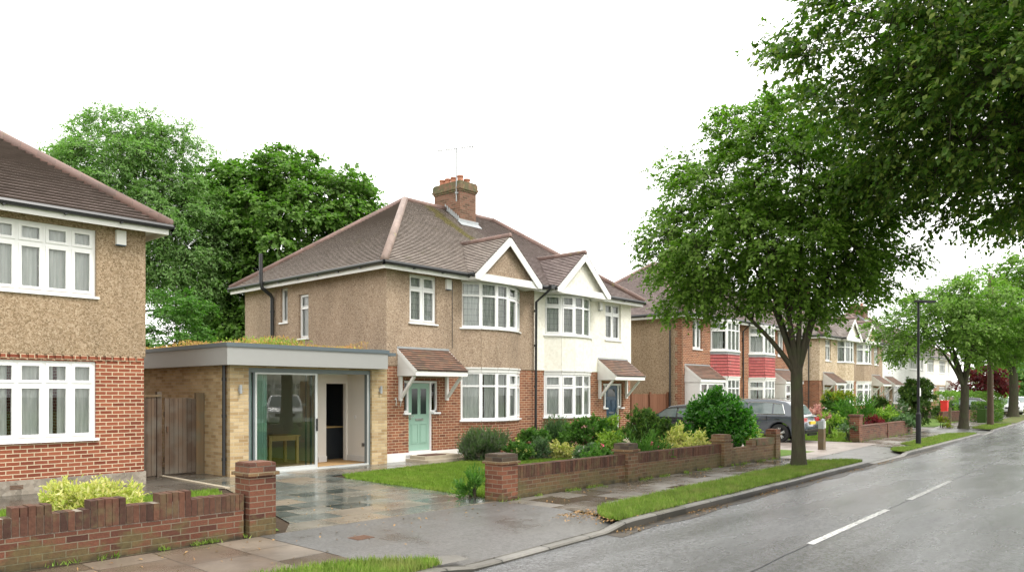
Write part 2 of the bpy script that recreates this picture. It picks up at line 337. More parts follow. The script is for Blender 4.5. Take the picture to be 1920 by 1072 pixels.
class MB:
    def __init__(s, fr=WF): s.V = []; s.F = []; s.U = []; s.I = []; s.fr = fr
    def face(s, pts, uv=None, mi=0, raw=False):
        i = len(s.V)
        P = [Vector(p) if raw else s.fr(p) for p in pts]
        idx = list(range(i, i+len(P)))
        if s.fr.mir and not raw: P.reverse(); uv = list(reversed(uv)) if uv else None
        s.V += P; s.F.append(idx); s.U.append(uv); s.I.append(mi)
    def box(s, x0, x1, y0, y1, z0, z1, mi=0):
        s.obox((0, 0), (1, 0), (0, 1), x0, x1, y0, y1, z0, z1, mi)
    def obox(s, O, e, n, s0, s1, d0, d1, z0, z1, mi=0):
        if s1 < s0: s0, s1 = s1, s0
        if d1 < d0: d0, d1 = d1, d0
        def P(a, b, z): return (O[0]+e[0]*a+n[0]*b, O[1]+e[1]*a+n[1]*b, z)
        p = [P(a, b, z) for z in (z0, z1) for a, b in ((s0, d0), (s1, d0), (s1, d1), (s0, d1))]
        for f in ((0, 1, 5, 4), (1, 2, 6, 5), (2, 3, 7, 6), (3, 0, 4, 7), (4, 5, 6, 7), (3, 2, 1, 0)):
            s.face([p[k] for k in f], mi=mi)
    def prism(s, poly, a, b, mi=0):
        """poly: list of 3D points (closed outline); extruded by vector b-a"""
        d = Vector(b)-Vector(a); top = [tuple(Vector(p)+d) for p in poly]
        s.face(list(reversed(poly)), mi=mi); s.face(top, mi=mi)
        for k in range(len(poly)):
            j = (k+1) % len(poly); s.face([poly[k], poly[j], top[j], top[k]], mi=mi)
    def bar(s, a, b, w, h, mi=0, up=(0, 0, 1)):
        a = Vector(a); b = Vector(b); d = (b-a).normalized(); u = Vector(up)
        if abs(d.dot(u)) > .98: u = Vector((1, 0, 0))
        r = d.cross(u).normalized(); t = r.cross(d).normalized()
        c = [(-w/2, -h/2), (w/2, -h/2), (w/2, h/2), (-w/2, h/2)]
        A = [tuple(a+r*x+t*y) for x, y in c]; B = [tuple(b+r*x+t*y) for x, y in c]
        s.face(A, mi=mi); s.face(list(reversed(B)), mi=mi)
        for k in range(4):
            j = (k+1) % 4; s.face([A[j], A[k], B[k], B[j]], mi=mi)
    def tube(s, pts, rad, n=8, mi=0, caps=True):
        pts = [Vector(p) for p in pts]
        if not hasattr(rad, '__len__'): rad = [rad]*len(pts)
        rings = []; prev = None
        for k, p in enumerate(pts):
            d = (pts[min(k+1, len(pts)-1)]-pts[max(k-1, 0)]).normalized()
            u = prev if prev is not None else (Vector((0, 0, 1)) if abs(d.z) < .9 else Vector((1, 0, 0)))
            r = d.cross(u); r = r.normalized() if r.length > 1e-6 else Vector((1, 0, 0)); t = r.cross(d).normalized(); prev = t
            rings.append([tuple(p+(r*math.cos(2*math.pi*j/n)+t*math.sin(2*math.pi*j/n))*rad[k]) for j in range(n)])
        L = 0
        for k in range(len(pts)-1):
            l2 = L+(pts[k+1]-pts[k]).length
            for j in range(n):
                j2 = (j+1) % n
                s.face([rings[k][j2], rings[k][j], rings[k+1][j], rings[k+1][j2]], mi=mi)
            L = l2
        if caps: s.face(rings[0], mi=mi); s.face(list(reversed(rings[-1])), mi=mi)
    def lathe(s, c, prof, n=16, mi=0, axis='z'):
        def P(r, h, a):
            x, y = r*math.cos(a), r*math.sin(a)
            return (c[0]+x, c[1]+y, c[2]+h) if axis == 'z' else (c[0]+h, c[1]+x, c[2]+y)
        for k in range(len(prof)-1):
            for j in range(n):
                a0, a1 = 2*math.pi*j/n, 2*math.pi*(j+1)/n
                (r0, h0), (r1, h1) = prof[k], prof[k+1]
                if r0 < 1e-6: s.face([P(0, h0, 0), P(r1, h1, a1), P(r1, h1, a0)][::-1], mi=mi)
                elif r1 < 1e-6: s.face([P(r0, h0, a0), P(r0, h0, a1), P(0, h1, 0)], mi=mi)
                else: s.face([P(r0, h0, a0), P(r0, h0, a1), P(r1, h1, a1), P(r1, h1, a0)], mi=mi)
    def build(s, name, mats, parent=None, smooth=False, merge=True):
        if not isinstance(mats, (list, tuple)): mats = [mats]
        loc = root_loc(parent)
        me = bpy.data.meshes.new(name)
        me.from_pydata([tuple(v-loc) for v in s.V], [], s.F); 
        uvl = me.uv_layers.new(name='UVMap')
        Z = Vector((0, 0, 1))
        for pi, poly in enumerate(me.polygons):
            u = s.U[pi]; poly.material_index = s.I[pi]; poly.use_smooth = smooth
            if u is None:
                n = poly.normal; t = Z.cross(n); t = t.normalized() if t.length > .05 else Vector((1, 0, 0)); b = n.cross(t)
                for li in poly.loop_indices:
                    p = me.vertices[me.loops[li].vertex_index].co + loc
                    uvl.data[li].uv = (p.dot(t), p.dot(b))
            else:
                for li, q in zip(poly.loop_indices, u): uvl.data[li].uv = q
        for m in mats: me.materials.append(M[m])
        if merge:
            bm = bmesh.new(); bm.from_mesh(me); bmesh.ops.remove_doubles(bm, verts=bm.verts, dist=1e-4); bm.to_mesh(me); bm.free()
        o = bpy.data.objects.new(name, me); COL.objects.link(o)
        if parent is not None: o.parent = parent
        return o

def fast_mesh(name, V, F, mat, parent=None, smooth=False):
    """V (n,3), F (m,3) numpy"""
    me = bpy.data.meshes.new(name); loc = np.array(root_loc(parent))
    V = np.ascontiguousarray(V-loc, dtype=np.float32); F = np.ascontiguousarray(F, dtype=np.int32)
    me.vertices.add(len(V)); me.vertices.foreach_set('co', V.ravel())
    me.loops.add(F.size); me.loops.foreach_set('vertex_index', F.ravel())
    me.polygons.add(len(F)); me.polygons.foreach_set('loop_start', np.arange(0, F.size, F.shape[1], dtype=np.int32))
    me.polygons.foreach_set('loop_total', np.full(len(F), F.shape[1], dtype=np.int32))
    me.update(calc_edges=True); me.validate()
    me.materials.append(M[mat])
    o = bpy.data.objects.new(name, me); COL.objects.link(o)
    if parent is not None: o.parent = parent
    return o

def clip_poly(P, b0, keep_above):
    out = []
    for k in range(len(P)):
        a, c = P[k], P[(k+1) % len(P)]
        ia = a[1] >= b0 if keep_above else a[1] <= b0; ic = c[1] >= b0 if keep_above else c[1] <= b0
        if ia: out.append(a)
        if ia != ic:
            f = (b0-a[1])/(c[1]-a[1]); out.append((a[0]+f*(c[0]-a[0]), b0))
    return out
def courses(mb, poly, gauge=.1, lift=.03, mi=0):
    """cover a convex planar polygon with overlapping tile courses; poly in the builder's local frame"""
    P = [mb.fr(p) for p in poly]
    n = (P[1]-P[0]).cross(P[2]-P[0]).normalized()
    if n.z < -1e-3: n = -n
    elif abs(n.z) <= 1e-3 and mb.fr.mir: n = -n
    t = Vector((0, 0, 1)).cross(n).normalized(); b = n.cross(t)
    o = P[0]; Q = [((p-o).dot(t), (p-o).dot(b)) for p in P]
    off = (o.dot(t), o.dot(b)); lo = min(q[1] for q in Q); hi = max(q[1] for q in Q)
    k = 0; z = lo
    fr = mb.fr; mb.fr = WF
    while z < hi-1e-4:
        z1 = min(z+gauge, hi)
        C = clip_poly(clip_poly(Q, z, True), z1, False)
        if len(C) >= 3:
            W = []; U = []
            for (a, h) in C:
                W.append(o+t*a+b*h+n*(lift*(1-(h-z)/gauge)+.002)); U.append((a+off[0], k*.1+(h-z)/gauge*.1))
            mb.face(W, uv=U, mi=mi, raw=True)
            lowp = sorted([c for c in C if abs(c[1]-z) < 1e-5])
            if len(lowp) >= 2:
                a0, a1 = lowp[0][0], lowp[-1][0]
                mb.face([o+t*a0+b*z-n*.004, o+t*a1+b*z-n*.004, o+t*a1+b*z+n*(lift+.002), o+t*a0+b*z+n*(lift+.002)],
                        uv=[(a0+off[0], k*.1-.0015), (a1+off[0], k*.1-.0015), (a1+off[0], k*.1+.0015), (a0+off[0], k*.1+.0015)], mi=mi, raw=True)  # risers sample the dark joint colour: shadow gap under each course painted in
        z = z1; k += 1
    mb.fr = fr

def wall_panel(mb, a, b, z0, z1, holes=(), depth=.12, proud=0., mi=0):
    a = Vector(a); b = Vector(b); e = (b-a); L = e.length; e.normalize(); n = Vector((-e.y, e.x))
    def P(s, d, z): q = a+e*s+n*d; return (q.x, q.y, z)
    xs = sorted({0., L, *[h[0] for h in holes], *[h[1] for h in holes]}); xs = [x for x in xs if 0 <= x <= L]
    zs = sorted({z0, z1, *[h[2] for h in holes], *[h[3] for h in holes]}); zs = [z for z in zs if z0 <= z <= z1]
    for i in range(len(xs)-1):
        for j in range(len(zs)-1):
            cx, cz = (xs[i]+xs[i+1])/2, (zs[j]+zs[j+1])/2
            if any(h[0] < cx < h[1] and h[2] < cz < h[3] for h in holes): continue
            mb.face([P(xs[i], -proud, zs[j]), P(xs[i+1], -proud, zs[j]), P(xs[i+1], -proud, zs[j+1]), P(xs[i], -proud, zs[j+1])], mi=mi)
    for (s0, s1, h0, h1) in holes:
        h0, h1 = max(h0, z0), min(h1, z1)
        if h0 >= h1: continue
        mb.face([P(s0, -proud, h0), P(s0, depth, h0), P(s0, depth, h1), P(s0, -proud, h1)], mi=mi)
        mb.face([P(s1, depth, h0), P(s1, -proud, h0), P(s1, -proud, h1), P(s1, depth, h1)], mi=mi)
        mb.face([P(s0, depth, h1), P(s1, depth, h1), P(s1, -proud, h1), P(s0, -proud, h1)], mi=mi)
        mb.face([P(s0, -proud, h0), P(s1, -proud, h0), P(s1, depth, h0), P(s0, depth, h0)], mi=mi)
    if proud:
        mb.face([P(0, 0, z0), P(L, 0, z0), P(L, -proud, z0), P(0, -proud, z0)], mi=mi)

# ------------------------------------------------------------------ windows
def window(parent, fr, pts, z0, z1, cols, fan=.28, name='window', tf=.05, ts=.04, glass='glass', inset=.05, curtain=True, sill=True, sash=None, frame_mat='white_plastic'):
    """pts: plan polyline (outer face of the wall, x increasing); cols: relative widths of the lights of each facet"""
    f = MB(fr); g = MB(fr); c = MB(fr); sl = MB(fr)
    for k in range(len(pts)-1):
        a = Vector(pts[k]); b = Vector(pts[k+1]); e = b-a; L = e.length; e.normalize(); n = Vector((-e.y, e.x))
        def B(m, s0, s1, d0, d1, h0, h1): m.obox(a, e, n, s0, s1, d0+inset, d1+inset, h0, h1)
        cs = cols[k]; tot = sum(cs); xs = [0.]
        for q in cs: xs.append(xs[-1]+q/tot*L)
        zt = z1-fan*(z1-z0) if fan else None
        B(f, 0, L, 0, .07, z0, z0+tf); B(f, 0, L, 0, .07, z1-tf, z1)
        for i, x in enumerate(xs):
            s0 = x if i == 0 else x-tf/2; s1 = x+tf if i == 0 else x+tf/2
            if i == len(xs)-1: s0, s1 = x-tf, x
            B(f, s0, s1, 0, .068, z0+tf, z1-tf)
        if zt: 
            for i in range(len(cs)):
                B(f, xs[i]+(tf if i == 0 else tf/2), xs[i+1]-(tf if i == len(cs)-1 else tf/2), .002, .066, zt-tf/2, zt+tf/2)
        rows = [(z0+tf, (zt-tf/2) if zt else z1-tf)]
        if zt: rows.append((zt+tf/2, z1-tf))
        for i in range(len(cs)):
            l = xs[i]+(tf if i == 0 else tf/2); r = xs[i+1]-(tf if i == len(cs)-1 else tf/2)
            for ri, (h0, h1) in enumerate(rows):
                on = True if sash is None else sash(k, i, ri)
                if on and ts:
                    B(f, l, r, -.018, .05, h0, h0+ts); B(f, l, r, -.018, .05, h1-ts, h1)
                    B(f, l, l+ts, -.017, .049, h0+ts, h1-ts); B(f, r-ts, r, -.017, .049, h0+ts, h1-ts)
                P = lambda s, d, z: (a.x+e.x*s+n.x*(d+inset), a.y+e.y*s+n.y*(d+inset), z)
                g.face([P(l, .03, h0), P(r, .03, h0), P(r, .03, h1), P(l, .03, h1)])
        if curtain:
            rnd = random.Random(int(z0*1000)+k*17+int(abs(a.x)*100)); s = .02; pr = None
            while s < L-.02:
                d = .105+.03*math.sin(s*48+rnd.random()*.9)+.012*rnd.random()
                q = (a+e*s+n*(d+inset)); cur = (q.x, q.y)
                if pr: c.face([(*pr, z0+.04), (*cur, z0+.04), (*cur, z1-.05), (*pr, z1-.05)])
                pr = cur; s += .028
                if rnd.random() < .012: pr = None; s += .04
        if sill:
            x0 = -.04 if k == 0 else -.0; x1 = L+.04 if k == len(pts)-2 else L
            sl.obox(a, e, n, x0, x1, -.065, .10, z0-.045, z0-.001)
    fo = f.build(name, frame_mat, parent)
    g.build('glass', glass, fo)
    if curtain: c.build('curtain', 'net_curtain', fo, smooth=True)
    if sill: sl.build('sill', frame_mat, fo)
    return fo
SKYW, SUN, EXPO = 15., 1.4, 0.72
# ------------------------------------------------------------------ houses
D = 7.3; OV = .35; EZ = 5.2; PITCH = .745; RZ = EZ + (D/2+OV)*PITCH
def bow(c, w=2.54, p=(.33, .465)):
    a = [0, .1945, .405, .595, .8055, 1.0]; d = [0, p[0], p[1], p[1], p[0], 0]
    return [(c-w/2+w*x, -y) for x, y in zip(a, d)]
def canted(c, w=2.2, p=.6): return [(c-w/2, 0), (c-w/2+.5, -p), (c+w/2-.5, -p), (c+w/2, 0)]

def canopy(root, fr, x0, x1, tiles, ztop=3.02, zbot=2.43, out=.8, name='porch_canopy', brackets=True, cheek='white_paint'):
    m = MB(fr); courses(m, [(x0, -out, zbot), (x1, -out, zbot), (x1, 0, ztop), (x0, 0, ztop)], gauge=.105, lift=.02)
    m.face([(x0, -out, zbot-.02), (x0, 0, ztop-.02), (x1, 0, ztop-.02), (x1, -out, zbot-.02)])
    o = m.build(name, tiles, root)
    w = MB(fr)
    w.box(x0, x1, -out+.02, -out+.045, zbot-.15, zbot-.03)
    for x in (x0+.02, x1-.045):
        w.prism([(x, -out+.05, zbot-.15), (x, -.002, zbot-.15), (x, -.002, ztop-.04), (x, -out+.05, zbot-.03)], (0, 0, 0), (.022, 0, 0))
        for k in range(4): w.box(x-.004, x+.026, -out+.1+k*.13, -.004, zbot-.14+k*.10, zbot-.13+k*.10)
    for x in (x0-.004, x1-.02):
        w.bar((x+.012, -out+.02, zbot-.055), (x+.012, 0, ztop-.055), .024, .11)
    w.box(x0+.05, x1-.05, -out+.05, -.004, zbot-.155, zbot-.14)
    w.build('fascia', cheek, o)
    f = MB(fr); f.box(x0, x1, -.03, -.004, ztop-.01, ztop+.05); f.build('flashing', 'lead', o)
    if brackets:
        for x in (x0+.06, x1-.14):
            b = MB(fr); b.box(x, x+.08, -.085, -.004, 1.62, zbot-.156)
            b.bar((x+.04, -.09, 1.72), (x+.04, -.60, zbot-.17), .07, .07); b.build('bracket', 'white_paint', root)
    return o

def door(root, fr, x0, x1, z0, z1, paint, side=(.26, .22), y=.10, style='two'):
    """x0..x1 is the whole opening; the door leaf sits between the side lights"""
    f = MB(fr); gl_ = []; t = .055; l, r = x0+side[0], x1-side[1]; zs = z0+1.08
    f.box(x0, x1, y-.02, y+.06, z1-t, z1)
    f.box(l-t, l, y-.02, y+.06, z0, z1-t); f.box(r, r+t, y-.02, y+.06, z0, z1-t); f.box(l, r, y-.05, y+.06, z0, z0+.035)
    for a, b in ((x0, l-t), (r+t, x1)):
        if b-a < .05: continue
        if a == x0: f.box(a, a+t*.8, y-.02, y+.06, zs, z1-t)
        else: f.box(b-t*.8, b, y-.02, y+.06, zs, z1-t)
        f.box(a, b, y-.02, y+.06, zs, zs+t)
        f.box(a-.03, b+.03, -.06, y+.06, zs-.05, zs-.001)
        g = MB(fr); gl_.append(g); g.face([(a, y+.02, zs+t), (b, y+.02, zs+t), (b, y+.02, z1-t), (a, y+.02, z1-t)])
    fo = f.build('door_frame', 'white_plastic', root)
    for g in gl_: g.build('side_light', 'glass', fo)
    for a, b in ((x0, l-t), (r+t, x1)):
        if b-a > .05: bb = MB(fr); bb.box(a, b, y-.09, y+.06, z0, zs-.052); bb.build('brick_infill', 'red_brick', fo)
    d = MB(fr); h = z1-t-.01-(z0+.04); a, b = l+.008, r-.008; zb = z0+.04; w = b-a
    d.box(a, b, y+.01, y+.05, zb, zb+h)
    q = MB(fr)
    def frame(xa, xb, za, zc, t=.018, p=.012):
        d.box(xa, xb, y+.01-p, y+.012, za, za+t); d.box(xa, xb, y+.01-p, y+.012, zc-t, zc)
        d.box(xa, xa+t, y+.01-p, y+.012, za+t, zc-t); d.box(xb-t, xb, y+.01-p, y+.012, za+t, zc-t)
    for i in (0, 1):
        xa = a+.12*w+i*.42*w; xb = xa+.33*w
        frame(xa, xb, zb+.10*h, zb+.40*h)
        d.box(xa+.04, xb-.04, y+.002, y+.011, zb+.12*h, zb+.38*h)
        if style == 'two':
            frame(xa, xb, zb+.53*h, zb+.93*h)
            q.face([(xa+.02, y+.004, zb+.54*h), (xb-.02, y+.004, zb+.54*h), (xb-.02, y+.004, zb+.92*h), (xa+.02, y+.004, zb+.92*h)])
        else: frame(xa, xb, zb+.5*h, zb+.72*h)
    if style != 'two':
        q.face([(a+.15*w, y+.004, zb+.78*h), (b-.15*w, y+.004, zb+.78*h), (b-.25*w, y+.004, zb+.93*h), (a+.25*w, y+.004, zb+.93*h)])
    do = d.build('front_door', paint, root); q.build('door_glass', 'dark_glass', do)
    k = MB(fr); k.box(a+.3*w, a+.68*w, y-.012, y+.009, zb+.445*h, zb+.475*h); k.build('letter_plate', 'chrome', do)
    k = MB(fr); k.box(b-.085, b-.055, y-.015, y+.009, zb+.46*h, zb+.55*h); k.box(b-.16, b-.06, y-.05, y-.035, zb+.505*h, zb+.52*h); k.bar((b-.07, y-.04, zb+.512*h), (b-.07, y, zb+.512*h), .015, .015); k.build('handle', 'chrome', do)

def gutter_run(parent, fr, a, b, z, name='gutter'):
    m = MB(fr); m.tube([(*a, z), (*b, z)], .058, 8)
    L = math.dist(a, b); k = int(L/.9)
    for i in range(k+1):
        f = i/max(k, 1); x, y = a[0]+(b[0]-a[0])*f, a[1]+(b[1]-a[1])*f
        m.box(x-.02, x+.02, y-.03, y+.05, z-.075, z-.01)
    return m.build(name, 'black_plastic', parent)

def house(name, label, cat, up, vf, W, side, sty, group=None, face=1, z=0., zs=1.):
    fr = Frame((up, vf, 0), (side*face, 0), (0, face))
    ctr = fr((W/2, D/2, 0))
    root = thing(name, (ctr.x, ctr.y, 0), label, cat, group)
    up_m, lo_m, side_up, side_lo = sty['upper'], sty['lower'], sty.get('side_upper', sty['upper']), sty.get('side_lower', sty['lower'])
    BZ = sty.get('band', 2.56)
    fw = []   # facade holes
    def add(h): fw.append(h)
    bay = sty.get('bay'); bc = sty.get('bc', 1.9); ds = sty.get('ds', 0.)
    if bay:
        bp = bow(bc, sty.get('bw', 2.54)) if bay == 'bow' else canted(bc, sty.get('bw', 2.1))
        x0, x1 = bp[0][0], bp[-1][0]
        add((x0+.08, x1-.08, 1.02, 2.40)); add((x0+.08, x1-.08, 3.72, 5.02))
    sw = sty.get('small', None)     # small upper window (x0,x1)
    if sw: add((sw[0]+ds, sw[1]+ds, 3.74, 5.05))
    if sty.get('door'): dx0, dx1 = sty['door'][0]+ds, sty['door'][1]+ds; add((dx0, dx1, .22, 2.18))
    for h in sty.get('flat', []): add(h[:4])
    rev = [(W-h[1], W-h[0], h[2], h[3]) for h in fw]
    m = MB(fr); wall_panel(m, (0, 0), (W, 0), 0., BZ, fw)
    if sty.get('party'): wall_panel(m, (0, D), (0, 0), 0, EZ+.0)
    m.build('ground_floor_wall', lo_m, root)
    m = MB(fr); wall_panel(m, (0, 0), (W+(.022 if side_up != side_lo else 0), 0), BZ, EZ-.02, fw, proud=.022); m.build('upper_wall', up_m, root)
    sh = sty.get('side_holes', [])
    m = MB(fr); wall_panel(m, (W, -.022), (W, D), BZ if side_up != side_lo else 0., EZ-.02, [(h[0]+.022, h[1]+.022, h[2], h[3]) for h in sh], proud=.022 if side_up != side_lo else 0); wall_panel(m, (W, D), (0, D), BZ if side_up != side_lo else 0, EZ-.02); m.build('side_wall', side_up, root)
    if side_up != side_lo: m = MB(fr); wall_panel(m, (W, 0), (W, D), 0., BZ, sh); wall_panel(m, (W, D), (0, D), 0., BZ); m.build('side_wall', side_lo, root)
    for (a, b, z0, z1, cs, fan) in sty.get('side_windows', []):
        window(root, fr, [(W, a), (W, b)], z0, z1, [cs], fan, ts=.02, curtain=True)
    if sty.get('quoin'):
        m = MB(fr); rows = int((EZ-.05)/.15)
        for k in range(rows):
            d = .34 if (k//2) % 2 else .23
            m.box(W-.001, W+.012, .0, d, k*.15, k*.15+.15)
        m.build('brick_quoin', lo_m, root)
    if sty.get('plinth'):
        m = MB(fr)
        ph = sty['plinth']; pc = sty.get('plinth_mat', 'plinth_white'); pd = dx1 if sty.get('door') else 0
        segs = [(W+.025, 0)] if sty.get('plinth_full') else []
        m.box(0, W+.03, -.03, -.001, 0, ph); m.box(W+.001, W+.03, 0, D, 0, ph)
        m.build('plinth', pc, root)
        if sty.get('airbricks'):
            m = MB(fr)
            for x in sty['airbricks']:
                for i in range(3): m.box(x, x+.21, -.036, -.031, ph*.4+i*.027, ph*.4+i*.027+.016)
            m.build('air_brick', 'rusty' if pc != 'plinth_white' else 'grey_fascia', root)
    # bay
    if bay:
        zb0, zb1, zt0, zt1 = 1.05, 2.43, 3.72, 5.03
        cols = [[1], [1], [1], [1], [1]] if bay == 'bow' else [[1.], [1., 1., 1.], [1.]]
        m = MB(fr)
        for k in range(len(bp)-1): wall_panel(m, bp[k], bp[k+1], 0, zb0-.03)
        m.build('bay_wall', sty.get('bay_lower', lo_m), root)
        m = MB(fr); a_, b_ = (BZ+.0, zt0-.04)
        if sty.get('hung'):
            for k in range(len(bp)-1):
                P = [(*bp[k], a_), (*bp[k+1], a_), (*bp[k+1], b_-.12), (*bp[k], b_-.12)]; courses(m, P, gauge=.14, lift=.035)
            m.build('bay_tile_hanging', 'hung_tiles', root)
            m = MB(fr)
            for k in range(len(bp)-1): wall_panel(m, bp[k], bp[k+1], b_-.13, b_, proud=.02)
            m.build('flashing', 'lead', root)
        else:
            for k in range(len(bp)-1): wall_panel(m, bp[k], bp[k+1], a_, b_, proud=.02)
            m.build('bay_wall', sty.get('bay_upper', up_m), root)
        m = MB(fr)
        for k in range(len(bp)-1): wall_panel(m, bp[k], bp[k+1], zb1, BZ-.03, proud=.025)
        for k in range(len(bp)-1): wall_panel(m, bp[k], bp[k+1], BZ-.03, BZ+.012, proud=.055)
        m.build('bay_trim', 'white_paint', root); m = MB(fr)
        for k in range(len(bp)-1): wall_panel(m, bp[k], bp[k+1], zt1, zt1+.09, proud=.03)
        m.build('bay_trim', 'white_paint', root)
        m = MB(fr)   # floors and ceilings of the bay so it is closed
        for zz in (zb0-.04, zb1+.01, zt0-.05, zt1+.02): m = MB(fr); m.face([(x, y, zz) for x, y in bp]); m.build('bay_ceiling', 'white_paint', root)
        cur = sty.get('lead', True)
        sashf = (lambda k, i, r: k in (0, 1)) if bay == 'bow' else (lambda k, i, r: k != 1)
        for (a_, b_) in ((zb0, zb1), (zt0, zt1)):
            window(root, fr, bp, a_, b_, cols, .29, name='bay_window', inset=.0, tf=.055, sash=sashf, glass='leaded_glass' if (cur and a_ > 3) else 'glass')
    if sw: window(root, fr, [(sw[0]+ds, 0), (sw[1]+ds, 0)], 3.74, 5.05, [[1, 1]] if sw[1]-sw[0] > .7 else [[1]], .3 if not sty.get('nofan') else 0, glass='leaded_glass' if sty.get('lead', True) else 'glass')
    for h in sty.get('flat', []): window(root, fr, [(h[0], 0), (h[1], 0)], h[2], h[3], [h[4]], h[5], tf=h[6] if len(h) > 6 else .05, ts=h[7] if len(h) > 7 else .04)
    if sty.get('door'): door(root, fr, dx0, dx1, .22, 2.16, sty.get('door_paint', 'white_plastic'), style=sty.get('door_style', 'two'))
    if sty.get('canopy'):
        c0, c1 = sty['canopy'][0]+ds, sty['canopy'][1]+ds
        canopy(root, fr, c0, c1, sty.get('canopy_tiles', 'porch_tiles'), brackets=not sty.get('porch'))
        if sty.get('porch'):
            window(root, fr, [(c0+.06, -.002), (c0+.06, -.72), (c1-.06, -.72), (c1-.06, -.002)][::-1], .05, 2.28, [[1], [1, 1.2, 1], [1]], .2, name='porch_glazing', inset=0., curtain=False, sill=False) if False else \
            window(root, fr, [(c0+.06, -.72), (c1-.06, -.72)], .05, 2.27, [[1, 1.3, 1]], .22, name='porch_glazing', inset=0., curtain=False, sill=False)
            m = MB(fr)
            for x in (c0+.05, c1-.09): m.box(x, x+.04, -.70, -.002, .05, 2.27)
            m.box(c0+.05, c1-.05, -.74, -.002, 0, .05)
            m.build('porch_wall', 'white_paint', root)
    # roof
    tl = sty.get('tiles', 'brown_tiles')
    xe = W+OV; ax = xe-(D/2+OV); my = D/2
    m = MB(fr)
    kw = dict(gauge=sty.get('gauge', .1), lift=sty.get('lift', .03))
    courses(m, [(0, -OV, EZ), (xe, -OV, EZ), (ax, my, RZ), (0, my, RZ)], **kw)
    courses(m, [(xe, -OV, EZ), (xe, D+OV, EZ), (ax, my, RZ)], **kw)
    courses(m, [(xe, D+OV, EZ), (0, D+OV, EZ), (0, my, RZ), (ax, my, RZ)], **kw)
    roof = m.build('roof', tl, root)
    m = MB(fr)
    m.tube([(0, my, RZ+.01), (ax, my, RZ+.01)], .10, 8); m.build('ridge_tiles', 'ridge_tile', roof, smooth=True)
    m = MB(fr); m.tube([(ax, my, RZ+.01), (xe+.02, -OV-.02, EZ+.035)], .115, 8); m.build('hip_tiles', sty.get('hip', 'ridge_tile'), roof, smooth=True)
    m = MB(fr); m.tube([(ax, my, RZ+.01), (xe, D+OV, EZ+.03)], .10, 8); m.build('hip_tiles', 'ridge_tile', roof, smooth=True)
    # eaves: soffit, fascia, gutter
    gab = sty.get('gable')
    s = MB(fr); s.box(0, xe-.03, -OV+.03, 0, EZ-.07, EZ-.05); s.box(W, xe-.03, 0, D+OV, EZ-.07, EZ-.05)
    g0, g1 = (gab[0]-1.42, gab[0]+1.42) if gab else (0, 0)
    for a, b in (((0, g0), (g1, xe)) if gab else ((0, xe),)):
        if b-a > .05: s.box(a, b-.0, -OV+.005, -OV+.03, EZ-.17, EZ-.01)
    s.box(xe-.03, xe-.005, -OV+.03, D+OV, EZ-.17, EZ-.01)
    s.build('fascia', sty.get('fascia', 'white_paint'), root)
    for a, b in (((0, g0), (g1, xe+.05)) if gab else ((0, xe+.05),)):
        if b-a > .2: gutter_run(root, fr, (a, -OV-.05), (b, -OV-.05), EZ-.015)
    gutter_run(root, fr, (xe+.05, -OV-.05), (xe+.05, D+OV), EZ-.015)
    if gab:
        c, mat_in = gab; hw = 1.42; gz = 6.46; ez = 5.22; yf = -.68
        m = MB(fr); ym = (gz-EZ)/PITCH-OV; ye = (ez-EZ)/PITCH-OV
        courses(m, [(c-hw, yf, ez), (c-hw, ye, ez), (c, ym, gz), (c, yf, gz)]); courses(m, [(c+hw, yf, ez), (c+hw, ye, ez), (c, ym, gz), (c, yf, gz)])
        m.face([(c-hw, yf, ez-.02), (c-hw, ye+.3, ez-.02), (c, ym, gz-.02), (c, yf, gz-.02)]); m.face([(c+hw, yf, ez-.02), (c+hw, ye+.3, ez-.02), (c, ym, gz-.02), (c, yf, gz-.02)])
        go = m.build('gable_roof', sty.get('gable_tiles', tl), root)
        m = MB(fr); m.tube([(c, yf, gz+.02), (c, ym+.1, gz+.02)], .085, 8); m.build('ridge_tiles', 'ridge_tile', go, smooth=True)
        m = MB(fr); yt = yf+.16; m.face([(c-hw+.1, yt, ez), (c+hw-.1, yt, ez), (c, yt, gz-.08)]); m.build('gable_wall', mat_in, root)
        m = MB(fr)
        sl = (gz-ez)/hw; hd = .20*math.sqrt(1+sl*sl)
        for sg in (-1, 1):
            m.prism([(c+sg*(hw+.04), yf, ez-.045), (c, yf, gz-.01), (c, yf, gz-.01-hd), (c+sg*(hw+.04-(hd-.0)/sl*.62), yf, ez-.17), (c+sg*(hw+.04), yf, ez-.17)], (0, 0, 0), (0, .03, 0))
        m.box(c-hw+.18, c+hw-.18, yf+.04, yf+.075, ez-.17, ez+.02)
        m.box(c-hw+.04, c+hw-.04, yf+.02, .0, ez-.19, ez-.171)
        for sg in (-1, 1): m.box(c+sg*hw-.012, c+sg*hw+.012, yf+.03, -OV, ez-.17, ez-.03)
        m.build('bargeboard', 'white_paint', go)
        for sg in (-1, 1): gutter_run(go, fr, (c+sg*(hw+.06), yf+.05), (c+sg*(hw+.06), -OV-.04), ez-.03)
    # small fittings
    if sty.get('alarm'):
        x = sty['alarm']; m = MB(fr); m.box(x-.09, x+.09, -.105, -.023, 4.75, 5.03); m.box(x-.07, x+.07, -.112, -.105, 4.80, 5.0); m.build('alarm_box', 'white_paint', root)
        m = MB(fr); m.box(x-.085, x+.085, -.10, -.03, 4.735, 4.749); m.build('alarm_base', 'blue_paint', root)
